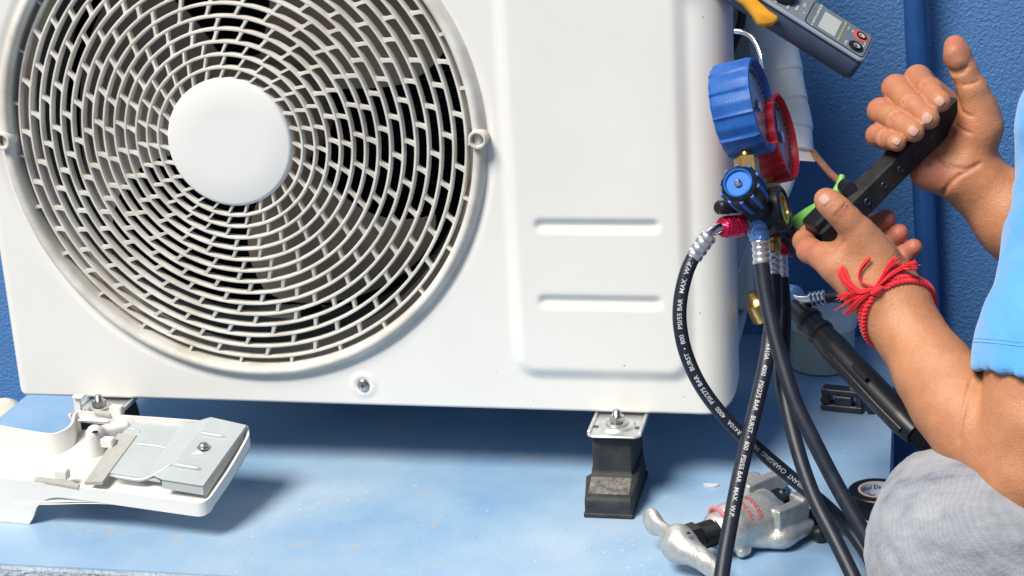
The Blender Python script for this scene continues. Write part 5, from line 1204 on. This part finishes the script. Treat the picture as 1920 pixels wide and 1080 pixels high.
part("frayed_ends", gfz, "red_thread", br_o, smooth=180)

# --- shirt
fl = Field(V(0.86, -0.46, -0.24), V(1.46, 0.26, 0.60), 0.0042)
fl.cap(PEL+V(0, 0, 0.0), V(1.14, -0.08, 0.36), 0.150, 0.152, 0.06, squash=(nrm(V(0.9, 0, 0.3)), 0.85)); fl.cap(SHN+V(0.03, 0.03, -0.01), SHF+V(0.03, -0.03, -0.01), 0.080, 0.080, 0.06)
hem_c = at(1962, 712, 1.288)
fl.chain([(at(1967, 735, 1.288), 0.0535), (at(1997, 640, 1.290), 0.0545), (at(2045, 480, 1.30), 0.0560), (at(2082, 330, 1.31), 0.0600), (SHN, 0.070)], 0.02)
fl.cap(SHF, at(2080, 540, 1.46), 0.075, 0.062, 0.02)
# open the near sleeve at its hem and the neck
hn_ = nrm(-CU*1.0+CR*-0.20-CW*0.05)
fl.box(hem_c+hn_*0.075, (0.075, 0.10, 0.10), hn_, nrm(np.cross(hn_, CW)), nrm(np.cross(hn_, np.cross(hn_, CW))), 0.001, 0.0, op='sub')
fl.chain([(at(1905, 850, 1.288), 0.047), (at(1930, 760, 1.288), 0.049)], 0.0) if False else None
fl.cap(at(1962, 790, 1.287), at(1994, 660, 1.290), 0.0500, 0.0500, 0.001, op='sub')
fl.cap(V(1.09, -0.078, 0.45), NECK+V(-0.02, 0, 0.06), 0.066, 0.07, 0.002, op='sub')
vs_, fs2 = fl.nets(); dv = vs_-V(1.1, -0.08, 0.2)
vs_ = vs_+0.0040*np.stack([vnoise(vs_*V(1, 1, 0.5), 26, i+5) for i in range(3)], 1)+0.0015*np.stack([vnoise(vs_, 70, i+15) for i in range(3)], 1)
shirt = part("shirt", (vs_, fs2), "shirt_cloth", per, smooth=180)
# --- jeans: near knee and thigh, far leg, shins to the floor
KN = at(1818, 1028, 1.325); HIPN, HIPF = V(1.26, -0.19, -0.10), V(1.26, 0.03, -0.10); ANK = V(1.00, -0.30, FLOOR+0.10); KF = V(1.00, 0.02, 0.02)
def legs():
    F_ = Field(V(0.76, -0.42, FLOOR), V(1.42, 0.16, 0.18), 0.0042)
    F_.chain([(HIPN, 0.105), (KN+V(0.07, 0.02, -0.03), 0.074), (KN, 0.068)], 0.04); F_.chain([(KN, 0.068), (KN+V(0.015, -0.005, -0.10), 0.066), (ANK, 0.058)], 0.03)
    F_.chain([(HIPF, 0.105), (KF, 0.07), (V(1.04, 0.04, FLOOR+0.1), 0.058)], 0.03); F_.cap(HIPN, HIPF, 0.11, 0.11, 0.05)
    F_.cap(PEL, PEL+V(0, 0, 0.08), 0.12, 0.12, 0.05)
    return F_.nets()
vl_, fl2 = legs()
F_ = None
nz_ = np.stack([vnoise(vl_*V(1, 1, 1), 30, i+31) for i in range(3)], 1)
fold_ = np.sin((vl_@nrm(V(0.5, -0.3, 0.9)))*260+5*vnoise(vl_, 16, 77))*np.clip(vnoise(vl_, 11, 78)*1.6+0.25, 0, 1)
vl_ = vl_+0.0035*nz_+0.0036*fold_[:, None]*nrm(V(-0.5, -0.7, 0.5))+0.002*np.stack([vnoise(vl_, 75, i+41) for i in range(3)], 1)
part("jeans", (vl_, fl2), "denim", per, smooth=180)
hair = G().sphere(HEAD+V(0.018, 0, 0.030), 0.098, 24, 14, (1.0, 0.86, 0.98)); hv = np.array(hair.v); hair.v = [tuple(x) for x in hv+0.006*np.stack([vnoise(hv, 60, i+51) for i in range(3)], 1)]
mat("hair", (0.012, 0.010, 0.009), rough=0.5, var=0.3, vs=200, bump=0.5, bs=400); part("hair", hair, "hair", per, smooth=180)
for c_, sy in ((ANK, 0), (V(1.04, 0.04, FLOOR+0.1), 0)):
    fl = Field(c_-V(0.20, 0.08, 0.11), c_+V(0.12, 0.08, 0.06), 0.005); fl.cap(c_+V(0.03, 0, -0.06), c_+V(-0.13, 0, -0.072), 0.042, 0.034, 0.02); fl.cap(c_+V(0.02, 0, -0.04), c_+V(0.0, 0, 0.0), 0.045, 0.045, 0.02)
    fl.F = np.maximum(fl.F, (FLOOR+0.0005-(fl.ax[2]))[None, None, :]).astype(np.float32); part("shoe", fl.nets(), "rubber", per, smooth=180)
# stitched hem of the near sleeve: a turned-up band standing a little proud
SB = BVHTree.FromPolygons([tuple(x) for x in vs_], [tuple(int(i) for i in q) for q in fs2])
def hem_ring(off, lift):
    out = []; c_ = at(1974, 712, 1.288)+hn_*(-0.002+off); a1_ = nrm(np.cross(hn_, CW)); a2_ = np.cross(hn_, a1_)
    for a in np.linspace(0, 2*math.pi, 72, endpoint=False):
        d_ = a1_*math.cos(a)+a2_*math.sin(a); h_ = SB.ray_cast(Vector(c_+d_*0.10), Vector(-d_)); p_ = np.array(h_[0]) if h_[0] is not None else c_+d_*0.054
        if np.linalg.norm(p_-c_) > 0.068 or np.linalg.norm(p_-c_) < 0.04: p_ = c_+d_*0.055
        out.append(p_+d_*lift)
    out = np.array(out); out = (np.roll(out, 1, 0)+2*out+np.roll(out, -1, 0))/4
    return np.vstack([out, out[:1]])
part("hem_seam", G().tube(hem_ring(-0.014, 0.0001), 0.0006, 6).tube(hem_ring(-0.0165, 0.0001), 0.0005, 6), "shirt_cloth", shirt, smooth=180)
